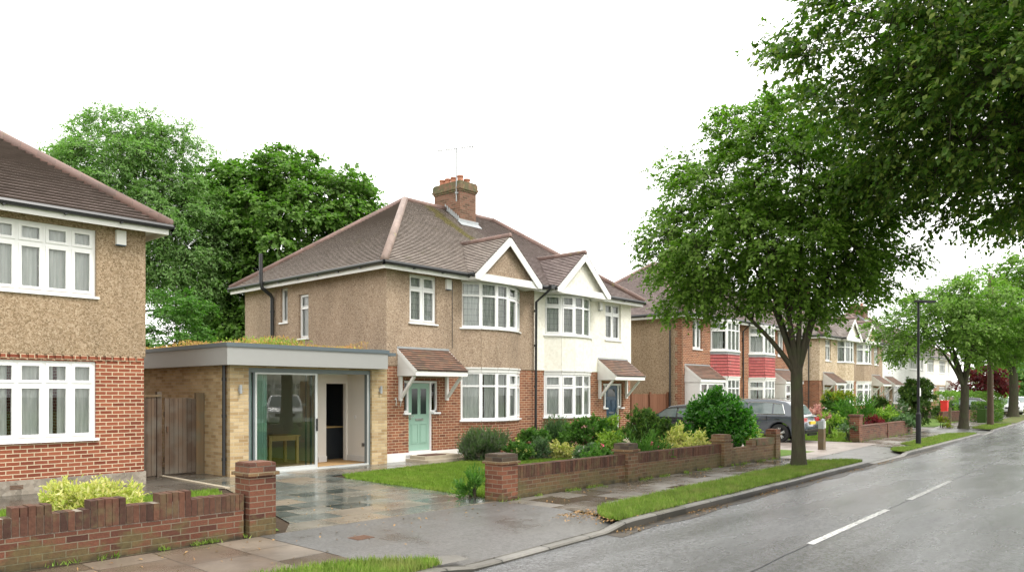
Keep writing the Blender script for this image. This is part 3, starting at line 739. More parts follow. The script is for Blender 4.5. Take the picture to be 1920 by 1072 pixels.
    if sty.get('pipe') is not None:
        x = sty['pipe']; m = MB(fr)
        m.tube([(x, -OV-.05, EZ-.06), (x, -OV-.05, EZ-.16), (x, -.075, EZ-.42), (x, -.075, .12)], .036, 8)
        for zz in (.6, 1.9, 3.2, 4.4): m.tube([(x, -.075, zz), (x, -.075, zz+.06)], .046, 8)
        m.box(x-.06, x+.06, -.08, -.02, EZ-.9, EZ-.86); m.build('downpipe', 'black_plastic', root)
    if sty.get('side_pipe') is not None:
        y = sty['side_pipe']; m = MB(fr); X = W+.09
        m.tube([(xe+.05, y, EZ-.06), (xe+.05, y, EZ-.15), (X, y, EZ-.4), (X, y, .1)], .036, 8)
        m.build('downpipe', 'black_plastic', root)
    if sty.get('soil') is not None:
        y = sty['soil']; m = MB(fr); X = W+.10
        m.tube([(X, y, 2.4), (X, y, EZ-.45), (X+.04, y, EZ-.36), (xe+.09, y, EZ-.16), (xe+.13, y, EZ-.02), (xe+.13, y, EZ+.88)], .058, 10)
        for zz in (3.1, 4.3, 5.45): m.tube([(X if zz < 5 else xe+.13, y, zz), (X if zz < 5 else xe+.13, y, zz+.07)], .07, 10)
        m.build('soil_pipe', 'black_plastic', root)
    return root, fr, roof

def chimney(root, fr, x0, x1, y0, y1, z0, z1, pots, name='chimney'):
    m = MB(fr); m.box(x0, x1, y0, y1, z0, z1-.30)
    o = m.build(name, 'chimney_brick', root)
    m = MB(fr); m.box(x0-.03, x1+.03, y0-.03, y1+.03, z1-.30, z1-.235); m.box(x0-.065, x1+.065, y0-.065, y1+.065, z1-.235, z1-.17); m.box(x0-.045, x1+.045, y0-.045, y1+.045, z1-.17, z1)
    m.box(x0-.02, x1+.02, y0-.02, y1+.02, z1, z1+.05)
    m.build('chimney_crown', 'lichen_brick', o)
    for (px, py, h) in pots:
        m = MB(fr); m.lathe((px, py, z1+.03), [(.0, 0), (.115, 0), (.095, h-.05), (.115, h-.05), (.12, h), (.09, h), (.08, h-.15), (0, h-.15)], 14); m.build('chimney_pot', 'terracotta', o, smooth=False)
    m = MB(fr); zf = EZ+(y0+OV)*PITCH
    m.box(x0-.10, x1+.10, y0-.03, y0+.01, zf-.04, zf+.13)
    m.face([(x0-.12, y0-.2, zf-.2*PITCH+.04), (x1+.12, y0-.2, zf-.2*PITCH+.04), (x1+.12, y0, zf+.06), (x0-.12, y0, zf+.06)])
    fo = m.build('flashing', 'lead', o)
    m = MB(fr); n = 7
    for x in (x0-.012, x1+.002):
        for k in range(n):
            y = y0+(D/2-y0)*k/n; y2 = y0+(D/2-y0)*(k+1)/n; za = EZ+(y+OV)*PITCH; zb = EZ+(y2+OV)*PITCH
            m.prism([(x, y, za), (x, y2, zb), (x, y2, zb+.19), (x, y2-.03, zb+.19), (x, y, za+.10)], (0, 0, 0), (.010, 0, 0))
    m.build('step_flashing', 'lead', o)
    return o

semi = dict(upper='pebble_dash', lower='red_brick', bay='bow', small=(4.19, 5.17), door=(4.09, 5.34), canopy=(3.72, 5.60),
            tiles='lichen_tiles', plinth=.23, door_paint='mint_paint', canopy_tiles='porch_tiles')
UP = 18.57
sL = dict(semi, bc=1.97, gable=(1.85, 'pebble_dash'), ds=0., alarm=3.78, pipe=None, hip='ridge_pale', soil=5.5, airbricks=(5.1,),
          side_holes=[(3.62, 4.14, 3.45, 4.75), (4.75, 5.15, 3.98, 5.03)],
          side_windows=[(3.62, 4.14, 3.45, 4.75, [1], .3), (4.75, 5.15, 3.98, 5.03, [1], 0)])
hL, fL, rL = house('semi_detached_house', 'brown pebbledash semi-detached house with mint green front door and tall brick chimney', 'house', UP, 15.9, 5.93, -1, sL, 'houses along the left side of the street')
sR = dict(semi, bc=1.77, upper='white_render', gable=(1.85, 'white_render'), ds=-.28, door_paint='blue_paint', door_style='blue', alarm=3.55, pipe=None, tiles='plum_tiles', plinth=.2)
hR, fR, rR = house('semi_detached_house', 'semi-detached house with white rendered upper floor and dark blue front door', 'house', UP, 15.9, 5.53, 1, sR, 'houses along the left side of the street')
chimney(hL, fL, UP-18.86, UP-18.1, 2.9, 4.2, 7.2, 9.02, [(.27, 3.10, .24), (-.09, 3.14, .20), (.27, 3.42, .24), (.27, 3.72, .24), (.27, 4.0, .24)])
# pipe at the party line, hanging cable, house number, meter bits on the pebbledash house
m = MB(fL); m.tube([(.03, -.74, 5.12), (.03, -.60, 5.0), (.03, -.13, 4.72), (.03, -.10, .15)], .04, 8)
for zz in (.7, 2.0, 3.3, 4.4): m.tube([(.03, -.10, zz), (.03, -.10, zz+.07)], .05, 8)
m.tube([(.03, -.40, 5.14), (.03, -.78, 5.14)], .055, 8); m.box(-.05, .11, -.82, -.70, 5.08, 5.2)
m.build('downpipe', 'black_plastic', hL)
m = MB(fL); m.tube([(3.60, -.03, 5.0), (3.60, -.03, 3.1)], .009, 5); m.tube([(5.2, -.35, 2.6), (5.2, -.35, 2.6)], .001, 3) if False else None; m.build('cable', 'black_plastic', hL)
def strokes(parent, fr, segs, x, z, h, mat, y=-.012, w=.018, name='house_number'):
    m = MB(fr)
    for (a, b, c, d) in segs: m.bar((x+a*h, y, z+b*h), (x+c*h, y, z+d*h), w, .012, up=(0, 1, 0))
    m.build(name, mat, parent)
# the number beside the mint door: a 1 and a 7 (in the mirrored frame x runs towards the left of the house)
strokes(hL, fL, [(0, 0, 0, 1), (0, 1, .3, .8)], 5.62, 1.5, .2, 'chrome')
strokes(hL, fL, [(0, 1, -.55, 1), (-.55, 1, -.3, 0)], 5.54, 1.47, .17, 'chrome')
# house at the left edge of the picture
s1 = dict(upper='pebble_dash_brown', lower='orange_brick', tiles='plum_tiles', flat=[(3.02, 5.02+.03, .97, 2.44, [1]*5, .30, .06, .05), (3.02, 5.05, 3.69, 4.98, [1]*5, .30, .06, .05)],
          plinth=.26, plinth_mat='concrete', airbricks=(4.1,), alarm=5.55, party=True)
s1['flat'] = [(2.9, 5.55+.0, .97, 2.44, [1]*6, .30, .055, .05), (2.9, 5.55, 3.69, 4.98, [1]*6, .30, .055, .05)]
s1['alarm'] = 5.98; s1['gauge'] = .125; s1['lift'] = .05
h1, f1, r1 = house('semi_detached_house', 'brown pebbledash and orange brick house at left edge with wide white windows', 'house', 0., 15.9, 6.45, 1, s1, 'houses along the left side of the street')
m = MB(f1)
for k in range(44): m.box(.02+k*.146, .02+k*.146+.10, -.03, -.002, 2.47, 2.56)
m.build('brick_course', 'orange_brick', h1)
# house pair with red tile-hung bays
s3 = dict(upper='red_brick', lower='red_brick', side_upper='pebble_dash_brown', side_lower='pebble_dash_brown', bay='canted', bc=2.15, bw=2.2, hung=True, small=(4.05, 4.85), nofan=True, door=(4.0, 5.2),
          canopy=(3.3, 5.55), porch=True, tiles='plum_tiles', quoin=True, side_pipe=.55, pipe=.05, lead=False)
h3, f3, r3 = house('semi_detached_house', 'red brick house with pink-red tile-hung bay and pebbledash side wall beside the parked cars', 'house', 34.7, 16.5, 5.7, -1, dict(s3), 'houses along the left side of the street')
h4, f4, r4 = house('semi_detached_house', 'red brick house with tile-hung bay and white porch, partly hidden by street tree trunk', 'house', 34.7, 16.5, 5.7, 1, dict(s3, pipe=None, bc=1.75), 'houses along the left side of the street')
chimney(h3, f3, -.45, .45, 3.0, 4.3, 7.2, 8.9, [(.2, 3.3, .25), (.2, 3.7, .25), (-.2, 3.3, .25), (-.2, 3.7, .25)])
s5 = dict(upper='cream_render', lower='red_brick', bay='bow', bc=1.75, bw=2.5, small=(4.1, 5.0), door=(4.0, 5.2), canopy=(3.55, 5.4), tiles='brown_tiles', gable=(1.75, 'cream_render'), lead=False, side_pipe=.6)
h5, f5, r5 = house('semi_detached_house', 'cream rendered house with steep white gable over bay, behind yellow-topped bush', 'house', 51.6, 16.9, 5.9, -1, dict(s5, gable=(1.75, 'white_render')), 'houses along the left side of the street')
h6, f6, r6 = house('semi_detached_house', 'tan rendered house with pale gabled bay, next to the plain white house', 'house', 51.6, 16.9, 5.9, 1, dict(s5, upper='pebble_dash'), 'houses along the left side of the street')
chimney(h5, f5, -.6, .6, 3.0, 4.5, 7.2, 9.3, [(.3, 3.3, .25), (.3, 3.8, .25), (-.3, 3.3, .25)])
s7 = dict(upper='grey_white_render', lower='pebble_dash_brown', side_lower='grey_white_render', side_upper='grey_white_render', flat=[(1., 3.4, 3.7, 5.0, [1]*4, .3), (4.2, 5.0, 3.7, 5.0, [1, 1], .0), (1., 3.4, 1., 2.4, [1]*4, .3)], door=(4., 5.2), canopy=(3.4, 5.6), tiles='brown_tiles', lead=False, side_pipe=1.5)
h7, f7, r7 = house('semi_detached_house', 'plain white rendered house with flat windows and hipped roof behind the dark tall bush', 'house', 66.3, 17.7, 6., -1, dict(s7), 'houses along the left side of the street')
h8, f8, r8 = house('semi_detached_house', 'white rendered house further along, mostly behind the second street tree crown', 'house', 66.3, 17.7, 6., 1, dict(s7), 'houses along the left side of the street')
chimney(h7, f7, -.45, .45, 3.0, 4.3, 7.2, 8.9, [(.2, 3.3, .25), (.2, 3.7, .25)])
h9, f9, r9 = house('semi_detached_house', 'white far house with red brick corner above the long clipped hedge', 'house', 83., 19.4, 6., -1, dict(s7, upper='white_render', lower='red_brick', quoin=True), 'houses along the left side of the street')
h10, f10, r10 = house('semi_detached_house', 'farthest pale house at the end of the row beside the maroon tree', 'house', 83., 19.4, 6., 1, dict(s7, upper='white_render'), 'houses along the left side of the street')
# house across the street (seen in the sliding glass)
ho, fo_, ro = house('semi_detached_house', 'brick and white house across the street, mirrored in the sliding glass door', 'house', 27.3, -10.5, 5.8, -1, dict(semi, bc=1.8, upper='white_render', tiles='brown_tiles', gable=(1.8, 'white_render'), lead=False, door_paint='blue_paint'), face=-1) if False else \
    house('semi_detached_house', 'brick and white house across the street, mirrored in the sliding glass door', 'house', 23.6, -10.5, 5.8, -1, dict(semi, bc=1.8, upper='white_render', tiles='brown_tiles', gable=(1.8, 'white_render'), lead=False, door_paint='blue_paint'), face=-1)

# aerial on the chimney
a = thing('tv_aerial', (18.07, 18.95, 8.6), 'thin metal television aerial strapped to the brick chimney', 'aerial')
m = MB(); ax_, ay_ = 18.05, 18.93
m.tube([(ax_, ay_, 8.35), (ax_, ay_, 10.15)], .021, 6); m.box(ax_-.03, ax_+.06, ay_-.04, ay_+.04, 8.62, 8.68); m.build('mast', 'lead', a)
m = MB(); d = Vector((.672+.10, -.741+.10, .10)).normalized(); p0 = Vector((ax_, ay_, 10.1))-d*.70; p1 = Vector((ax_, ay_, 10.2))+d*.56
m.tube([p0, p1], .017, 5)
q = Vector((.62, .78, 0)).normalized()
for k in range(14):
    p = p0.lerp(p1, k/14); m.tube([p-Vector((0, 0, .001))-q*.075, p+q*.09], .009, 4)
for sg in (-1, 1):
    for k in range(3): p = p1+Vector((0, 0, sg*(.03+.045*k)))-d*.03*k; m.tube([p-q*.14, p+q*.14], .009, 4)
    m.tube([p1, p1+Vector((0, 0, sg*.14))-d*.08], .006, 4)
m.tube([Vector((ax_, ay_, 10.15))-d*.16, Vector((ax_, ay_, 10.05))-d*.12, Vector((ax_, ay_, 10.05))+d*.12, Vector((ax_, ay_, 10.15))+d*.16], .007, 5)
m.build('antenna_boom', 'lead', a)

# door steps and mat (stand on the ground in front of the mint door)
t_ = thing('door_step', (13.9, 15.3, 0), 'low worn stone step below the mint green door', 'step')
m = MB(); m.box(13.25, 15.25, 14.95, 15.86, 0, .07); m.build('lower_step', 'stone', t_)
m = MB(); m.box(13.4, 14.7, 15.25, 15.86, .07, .15); m.build('upper_step', 'stone', t_)
m = MB(); m.box(13.55, 14.25, 15.35, 15.75, .151, .17); tag(m.build('doormat', 'mat_brown'), 'dark brown doormat on the stone step below the mint door', 'doormat')
t_ = MB(); t_.box(22.7, 23.6, 15.2, 15.86, 0, .15); tag(t_.build('door_step', 'stone'), 'stone step in front of the dark blue door', 'step')

# ------------------------------------------------------------------ extension
E = thing('flat_roof_extension', (10.3, 18.5, 0), 'buff brick flat-roofed side extension with grey fascia, sliding glass door and planted roof', 'extension')
m = MB()
ev = 15.78
def wp(m, a, b, z0, z1, holes=(), dp=.3): wall_panel(m, a, b, z0, z1, holes, depth=dp)
wp(m, (8.23, ev), (12.56, ev), 0, 2.46, [(.44, 3.84, -.01, 2.40)], .28)
wp(m, (8.23, 22.), (8.23, ev), 0, 2.46); wp(m, (12.56, 22.), (8.23, 22.), 0, 2.46)
m.build('brick_wall', 'buff_brick', E)
m = MB(); fx0, fx1, fy0, fz0, fz1 = 7.98, 12.3, 15.42, 2.44, 2.83
m.box(fx0, fx1, fy0, fy0+.03, fz0, fz1); m.box(fx0, fx0+.03, fy0+.03, 22.2, fz0, fz1); m.box(fx1-.03, fx1, fy0+.03, 15.88, fz0, fz1)
m.box(fx0+.03, fx1-.03, fy0+.03, 22.2, fz0+.001, fz0+.02)
m.build('fascia', 'grey_fascia', E)
m = MB()
for (a, b, c, d) in ((fx0-.03, fx1+.03, fy0-.03, fy0+.12), (fx0-.03, fx0+.12, fy0+.12, 22.25)): m.box(a, b, c, d, fz1, fz1+.085)
m.box(fx1-.5, fx1+.04, fy0+.12, 15.85, fz1+.02, fz1+.10)
m.box(fx0+.03, 12.6, fy0+.05, 22.2, fz1-.05, fz1+.03)
m.build('coping', 'dark_coping', E)
# sliding door
m = MB(); x0, x1 = 8.68, 12.06; yv = ev+.06
m.box(x0, x0+.07, yv, yv+.16, .0, 2.40); m.box(x1-.06, x1, yv, yv+.16, 0, 2.40); m.box(x0+.07, x1-.06, yv, yv+.16, 2.30, 2.40)
m.box(x0+.15, x0+.19, yv+.02, yv+.1, 0.04, 2.3)
fr_ = m.build('sliding_door', 'grey_aluminium', E)
m = MB(); m.box(x0+.07, x1-.06, yv-.02, yv+.16, .0, .04)
m.box(x0+.19, x0+.23, yv+.01, yv+.05, .04, 2.3); m.box(10.44, 10.50, yv+.01, yv+.06, .04, 2.3); m.box(x0+.23, 10.44, yv+.01, yv+.05, .04, .12); m.box(x0+.23, 10.44, yv+.01, yv+.05, 2.26, 2.3)
m.box(x1-.09, x1-.062, yv-.01, yv+.02, .04, 2.3)
m.build('door_frame', 'light_aluminium', fr_)
m = MB(); m.box(10.22, 10.25, yv+.09, yv+.12, .04, 2.28); m.box(10.35, 10.39, yv+.075, yv+.12, .04, 2.28); m.build('inner_frame', 'grey_aluminium', fr_)
m = MB(); m.face([(x0+.23, yv+.03, .12), (10.44, yv+.03, .12), (10.44, yv+.03, 2.26), (x0+.23, yv+.03, 2.26)]); m.build('glass', 'big_glass', fr_)
m = MB(); m.box(10.455, 10.485, yv-.03, yv+.01, .92, 1.22); m.build('handle', 'black_plastic', fr_)
m = MB(); m.tube([(8.06+.10, ev-.06+.20, 2.44), (8.16, ev+.14, .03)], .04, 8)
for z_ in (.35, 1.3, 2.1): m.tube([(8.16, ev+.14, z_), (8.16, ev+.14, z_+.07)], .052, 8)
m.build('downpipe', 'black_plastic', E)
for x in (8.45, 12.32):
    m = MB(); m.box(x-.03, x+.03, ev-.06, ev-.002, 1.86, 1.96); m.lathe((x, ev-.06, 1.82), [(0, 0), (.032, 0), (.032, .19), (0, .19)], 12); m.build('wall_light', 'lead', E)
# inside
m = MB()
m.box(8.34, 12.46, 15.98, 21.9, 2.36, 2.40)                       # ceiling
m.box(12.34, 12.44, 16.08, 17.2, .02, 2.36)                       # right wall
m.box(11.40, 11.66, 17.2, 17.32, .02, 2.36); m.box(12.28, 12.44, 17.2, 17.32, .02, 2.36); m.box(11.66, 12.28, 17.2, 17.32, 2.08, 2.36)
m.box(11.40, 11.52, 17.32, 21.9, .02, 2.36)
m.box(8.36, 11.40, 21.7, 21.9, .02, 2.36); m.box(8.34, 8.40, 16.08, 21.7, .02, 2.36)
iw = m.build('inner_wall', 'inner_white', E)
m = MB(); m.box(12.31, 12.34, 16.1, 17.2, .02, .17); m.build('skirting', 'white_paint', iw)
m = MB(); m.box(11.40, 11.66, 17.17, 17.2, .02, .17); m.build('skirting', 'white_paint', iw)
m = MB(); m.box(12.325, 12.34, 16.42, 16.56, .42, .51); m.build('socket', 'chrome', iw)
m = MB(); m.box(12.325, 12.34, 16.82, 16.90, 1.15, 1.24); m.build('light_switch', 'white_plastic', iw)
m = MB(); m.box(8.3, 12.5, 15.9, 21.9, 0.0, .022); m.build('floor', 'oak_floor', E)
m = MB(); m.box(8.4, 11.4, 16.05, 16.09, 2.28, 2.33); m.build('curtain_rail', 'white_paint', E)
c_ = MB(); pr = None
for k in range(40):
    x = 8.93+k*.010; y = 16.16+.03*math.sin(k*1.1)
    if pr: c_.face([(pr[0], pr[1], .05), (x, y, .05), (x, y, 2.28), (pr[0], pr[1], 2.28)])
    pr = (x, y)
tag(c_.build('curtain', 'mint_cloth', smooth=True), 'pale mint curtain drawn aside behind the sliding glass door', 'curtain')
k_ = thing('kitchen_unit', (12.3, 19.2, 0), 'dark kitchen unit with worktop seen through the open sliding door', 'kitchen unit')
m = MB(); m.box(12.0, 12.56, 17.7, 20.6, .12, .88); m.box(12.06, 12.56, 17.75, 20.6, .022, .12); m.build('cupboard', 'kitchen_dark', k_)
m = MB(); m.box(11.97, 12.56, 17.68, 20.62, .88, .915); m.build('worktop', 'oak', k_)
m = MB(); m.box(12.562, 12.60, 17.33, 21.68, .022, 2.34); m.box(11.54, 12.56, 20.64, 20.7, .022, 2.34); m.build('splashback', 'kitchen_dark', k_)
m = MB(); m.tube([(12.45, 18.5, .9), (12.45, 18.5, 1.2), (12.30, 18.5, 1.25), (12.24, 18.5, 1.18)], .014, 6); m.build('tap', 'chrome', k_)
tb = thing('dining_table', (10.6, 17.8, 0), 'small pale wooden table standing behind the sliding glass', 'table')
m = MB(); m.box(10.05, 10.95, 17.3, 18.0, .72, .755); m.build('table_top', 'oak', tb)
m = MB(); m.box(10.12, 10.88, 17.36, 17.38, .62, .72); m.box(10.12, 10.88, 17.92, 17.94, .62, .72); m.build('apron', 'oak', tb)
for x in (10.08, 10.85):
    for y in (17.33, 17.90): m = MB(); m.box(x, x+.07, y, y+.07, .022, .72); m.build('leg', 'oak', tb)
# ------------------------------------------------------------------ ground
def interp(pts, x):
    if x <= pts[0][0]: return pts[0][1]
    for (a, b), (c, d) in zip(pts, pts[1:]):
        if x <= c: return b+(d-b)*(x-a)/(c-a)
    return pts[-1][1]
KP = [(-60, 2.5), (-10, 5.3), (5, 5.85), (9, 6.10), (14, 6.3), (18.5, 6.5), (24, 6.7), (30, 6.95), (40, 7.45), (55, 8.3), (70, 9.6), (90, 12.), (120, 16.5), (160, 24)]
BP = [(-60, 8.6), (5, 9.0), (10, 8.85), (21, 8.95), (30, 9.58), (38, 9.9), (50, 11.1), (70, 13.0), (90, 15.4), (120, 20), (160, 28)]
K = lambda u: interp(KP, u)
B_ = lambda u: interp(BP, u)
def urange(a, b, st):
    n = max(1, int(round((b-a)/st))); return [a+(b-a)*i/n for i in range(n+1)]
def strip(name, mat, us, lo, hi, z, kind='structure', zf=None, parent=None):
    m = MB()
    for a, b in zip(us, us[1:]):
        za, zb_ = (z, z) if zf is None else (zf(a), zf(b))
        m.face([(a, lo(a), za), (b, lo(b), zb_), (b, hi(b), zb_), (a, hi(a), za)])
    o = m.build(name, mat, parent)
    if kind: o['kind'] = kind
    return o
def poly(name, mat, pts, z, kind='structure'):
    m = MB(); m.face([(x, y, z) for x, y in pts]); o = m.build(name, mat)
    if kind: o['kind'] = kind
    return o
poly('ground', 'soil', [(-300, -300), (400, -300), (400, 400), (-300, 400)], -.14)
U = urange(-60, 160, 2.)
RZ_ = -.10
strip('road', 'asphalt_road', U, lambda u: K(u)-4.75, lambda u: K(u)+.02, RZ_)
# land on our side of the road, from the kerb back, and on the far side
strip('garden_ground', 'soil', U, lambda u: B_(u)-.1, lambda u: B_(u)+60, -.012)
strip('garden_ground', 'lawn_ground', U, lambda u: K(u)-60, lambda u: K(u)-7.2, -.012)
strip('pavement', 'near_flags', urange(-60, 5.1, 1.5), lambda u: K(u)+.12, lambda u: B_(u), 0.)
for c0, c1 in ((9.5, 20.9), (27.8, 39.2), (43.8, 160)): strip('pavement', 'pavement_flags', urange(c0, c1, 1.5), lambda u: K(u)+.12, lambda u: B_(u), 0.)
strip('pavement', 'pavement_flags', U, lambda u: K(u)-7.2, lambda u: K(u)-4.87, 0.)
# crossovers (dropped) : nearest one slopes down to the road
def ramp_patch(name, mat, pts):     # pts: (x, y, z)
    m = MB(); m.face(pts); o = m.build(name, mat); o['kind'] = 'structure'; return o
for c0, c1 in ((5.1, 9.5), (20.9, 27.8), (39.2, 43.8)):
  m = MB()
  for a, b in zip(urange(c0, c1, .35), urange(c0, c1, .35)[1:]):
    def zz(v, u):
        f = (v-K(u)-.12)/1.3; return -.072+.076*max(0, min(1, f))+(.0 if 5.6 < u < 9.1 else .0)
    vs = [.12, .5, .9, 1.42]
    for p, q in zip(vs, vs[1:]): m.face([(a, K(a)+p, zz(K(a)+p, a)), (b, K(b)+p, zz(K(b)+p, b)), (b, K(b)+q, zz(K(b)+q, b)), (a, K(a)+q, zz(K(a)+q, a))])
    m.face([(a, K(a)+1.42, .004), (b, K(b)+1.42, .004), (b, B_(b)+.0, .004), (a, B_(a)+.0, .004)])
  m.build('crossover', 'asphalt_crossover')['kind'] = 'structure'
# kerb: full height 0.10 above the road, dropped at the crossovers
def kz(u):
    z = .0
    for a, b in ((5.95, 8.7), (21.8, 25.2), (39.9, 43.1)):
        if a-.5 < u < b+.5:
            d = min((u-(a-.5))/.5, ((b+.5)-u)/.5, 1.); z = min(z, -.075*max(0, d))
    return z+.012
us = urange(-60, 4.9, 1.)+urange(4.9, 9.9, .25)[1:]+urange(9.9, 45, .3)[1:]+urange(45, 160, 2.)[1:]
m = MB()
for a, b in zip(us, us[1:]):
    A, C = K(a), K(b); za, zb_ = kz(a), kz(b)
    m.face([(a, A+.02, za), (b, C+.02, zb_), (b, C+.14, zb_), (a, A+.14, za)])
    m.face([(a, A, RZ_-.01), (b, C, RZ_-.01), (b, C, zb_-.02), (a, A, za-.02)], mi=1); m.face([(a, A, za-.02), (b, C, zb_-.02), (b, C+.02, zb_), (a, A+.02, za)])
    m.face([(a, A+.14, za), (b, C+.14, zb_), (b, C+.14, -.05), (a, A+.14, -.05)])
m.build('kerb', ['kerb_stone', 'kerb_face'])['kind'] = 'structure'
m = MB()
for a, b in zip(U, U[1:]): m.obox((a, K(a)-4.88), Vector((b-a, K(b)-K(a))).normalized(), (0, 1), 0, b-a+.02, 0, .13, -.11, .012)
m.build('kerb', 'kerb_stone')['kind'] = 'structure'
strip('gutter_dirt', 'gutter_muck', urange(8.6, 30, .4), lambda u: K(u)-.16-.14*abs(math.sin(u*1.3)*math.sin(u*.37+1)), lambda u: K(u)-.001, RZ_+.004)
# centre line: worn dashes
for a, b in ((-3.5, -1.4), (2.2, 5.0), (9.85, 13.6), (15.1, 18.9)):
    strip('road_marking', 'line_paint', urange(a, b, .5), lambda u: K(u)-2.42, lambda u: K(u)-2.32, RZ_+.004)
m = MB()
uu = urange(3, 70, .35); rr = random.Random(3)
w0 = [rr.uniform(-.012, .012) for _ in uu]
for i in range(len(uu)-1):
    a, b = uu[i], uu[i+1]; m.face([(a, K(a)-2.385+w0[i], RZ_+.002), (b, K(b)-2.385+w0[i+1], RZ_+.002), (b, K(b)-2.37+w0[i+1], RZ_+.002), (a, K(a)-2.37+w0[i], RZ_+.002)])
m.build('road_seam', 'black_paint')['kind'] = 'structure'
# driveways, paths and lawns
poly('driveway', 'slate_paving', [(5.45, 8.98), (9.55, 8.87), (9.75, 11.), (9.8, 14.3), (16.2, 14.6), (16.2, 15.88), (7.2, 15.88), (7.2, 14.), (5.9, 9.6)], .004)
poly('driveway', 'wet_concrete', [(-6, 14.0), (6.9, 14.0), (7.2, 14.0), (7.2, 17.2), (7.19, 24), (-6, 24)], .0)
poly('driveway', 'wet_concrete', [(7.2, 15.88), (8.3, 15.88), (8.3, 24), (7.2, 24)], .0)
m = MB(); m.obox((7.2, 13.9), Vector((.02, 1)).normalized(), (1, 0), 0, 3.1, -.05, .05, 0, .03); m.build('gravel_edging', 'stone')['kind'] = 'structure'
poly('garden_ground', 'lawn_ground', [(-6, 9.2), (5.5, 9.2), (6.9, 13.95), (-6, 13.95)], .002)
poly('front_lawn', 'lawn_ground', [(9.62, 9.1), (24., 9.0), (24., 15.9), (16.25, 15.9), (16.25, 14.55), (11.5, 14.3), (10.1, 14.15), (9.8, 13.6)], .012)
poly('flower_bed', 'soil', [(14.2, 14.0), (16.2, 13.3), (17.2, 12.2), (16.4, 11.0), (15.2, 10.2), (14.6, 9.1), (20.6, 9.1), (21.5, 15.9), (15.4, 15.9), (14.2, 14.6)], .018)
poly('driveway', 'drive_slabs', [(21.0, 8.1), (29.2, 8.7), (29.3, 16.4), (24.2, 24.), (24.2, 15.9), (22.6, 15.85), (22.4, 11.), (21., 9.1)], .008)
poly('garden_ground', 'lawn_ground', [(29.4, 9.7), (39., 9.9), (39., 16.4), (29.4, 16.4)], .006)
poly('driveway', 'drive_slabs', [(39.2, 9.9), (44.5, 10.4), (45.2, 18), (39.2, 16.4)], .006)
poly('garden_ground', 'lawn_ground', [(44.7, 10.6), (60, 12.), (60, 17.5), (45.3, 16.8)], .006)
poly('garden_ground', 'lawn_ground', [(-20, 22.), (120, 22.), (120, 75), (-20, 75)], .0)
# verges
def verge(u0, u1, w, z=.02):
    us = urange(u0, u1, .25); L = u1-u0
    hi = lambda u: K(u)+.15+(w(u) if callable(w) else w)*min(1, ((u-u0)/.9+.02)**.5, ((u1-u)/1.1+.02)**.5)
    strip('verge', 'verge_ground', us, lambda u: K(u)+.14, hi, z)
    return (u0, u1, hi)
VG = [verge(-20, 5.5, 1.0), verge(9.15, 21.3, lambda u: .85+.02*(u-9)), verge(25.6, 28.2, .55), verge(28.6, 39., .95), verge(44, 52, 1.0), verge(54, 75, 1.2), verge(78, 100, 1.2)]
poly('puddle_kerb', 'kerb_stone', [(5.35, 6.0), (5.9, 5.99), (5.95, 6.25), (5.6, 6.42), (5.3, 6.35)], .024)
poly('verge', 'verge_ground', [(60, -3), (60, -3.5), (61, -3)], -.05)

rng = np.random.default_rng(11)
def blades(name, label, mat, pts, h, w, lean=.5, parent=None, base=.0):
    n = len(pts); a = rng.uniform(0, 2*np.pi, n); hh = h*rng.uniform(.5, 1.25, n); ww = w*rng.uniform(.6, 1.3, n)
    dx, dy = np.cos(a)*ww, np.sin(a)*ww; la = rng.uniform(0, 2*np.pi, n); ll = hh*lean*rng.uniform(0, 1.2, n)
    V = np.empty((n, 3, 3)); V[:, 0] = pts-np.stack([dx, dy, 0*dx], 1); V[:, 1] = pts+np.stack([dx, dy, 0*dx], 1)
    V[:, 2] = pts+np.stack([np.cos(la)*ll, np.sin(la)*ll, hh], 1)
    o = fast_mesh(name, V.reshape(-1, 3), np.arange(n*3).reshape(-1, 3), mat, parent)
    return tag(o, label, None, None, 'stuff')
def inside(P, poly_):
    x, y = P[:, 0], P[:, 1]; r = np.zeros(len(P), bool); j = len(poly_)-1
    for i in range(len(poly_)):
        xi, yi = poly_[i]; xj, yj = poly_[j]
        c = ((yi > y) != (yj > y)) & (x < (xj-xi)*(y-yi)/(yj-yi+1e-12)+xi); r ^= c; j = i
    return r
def scatter(poly_, dens):
    xs = [p[0] for p in poly_]; ys = [p[1] for p in poly_]; n = int((max(xs)-min(xs))*(max(ys)-min(ys))*dens)
    P = np.stack([rng.uniform(min(xs), max(xs), n), rng.uniform(min(ys), max(ys), n)], 1); return P[inside(P, poly_)]
def z3(P, z): return np.concatenate([P, np.full((len(P), 1), z)], 1)
L1 = [(9.55, 9.0), (14.7, 9.0), (15.3, 10.2), (16.5, 11.0), (17.3, 12.2), (16.3, 13.3), (14.5, 14.1), (14.6, 14.62), (11.5, 14.38), (10.05, 14.2), (9.72, 13.6)]
blades('lawn_grass', 'short bright lawn grass in front of the pebbledash house', 'grass_blade', z3(scatter(L1, 2600), .01), .055, .009)
blades('lawn_grass', 'lawn grass strip behind the stepped brick wall', 'grass_blade', z3(scatter([(1, 11.6), (5.5, 10.), (7.0, 13.9), (1, 13.95)], 1400), .0), .06, .010)
blades('lawn_grass', 'far lawn grass beyond the grey car', 'grass_blade', z3(scatter([(29.4, 9.7), (36, 9.9), (36, 14), (29.4, 14)], 700), .0), .06, .014)
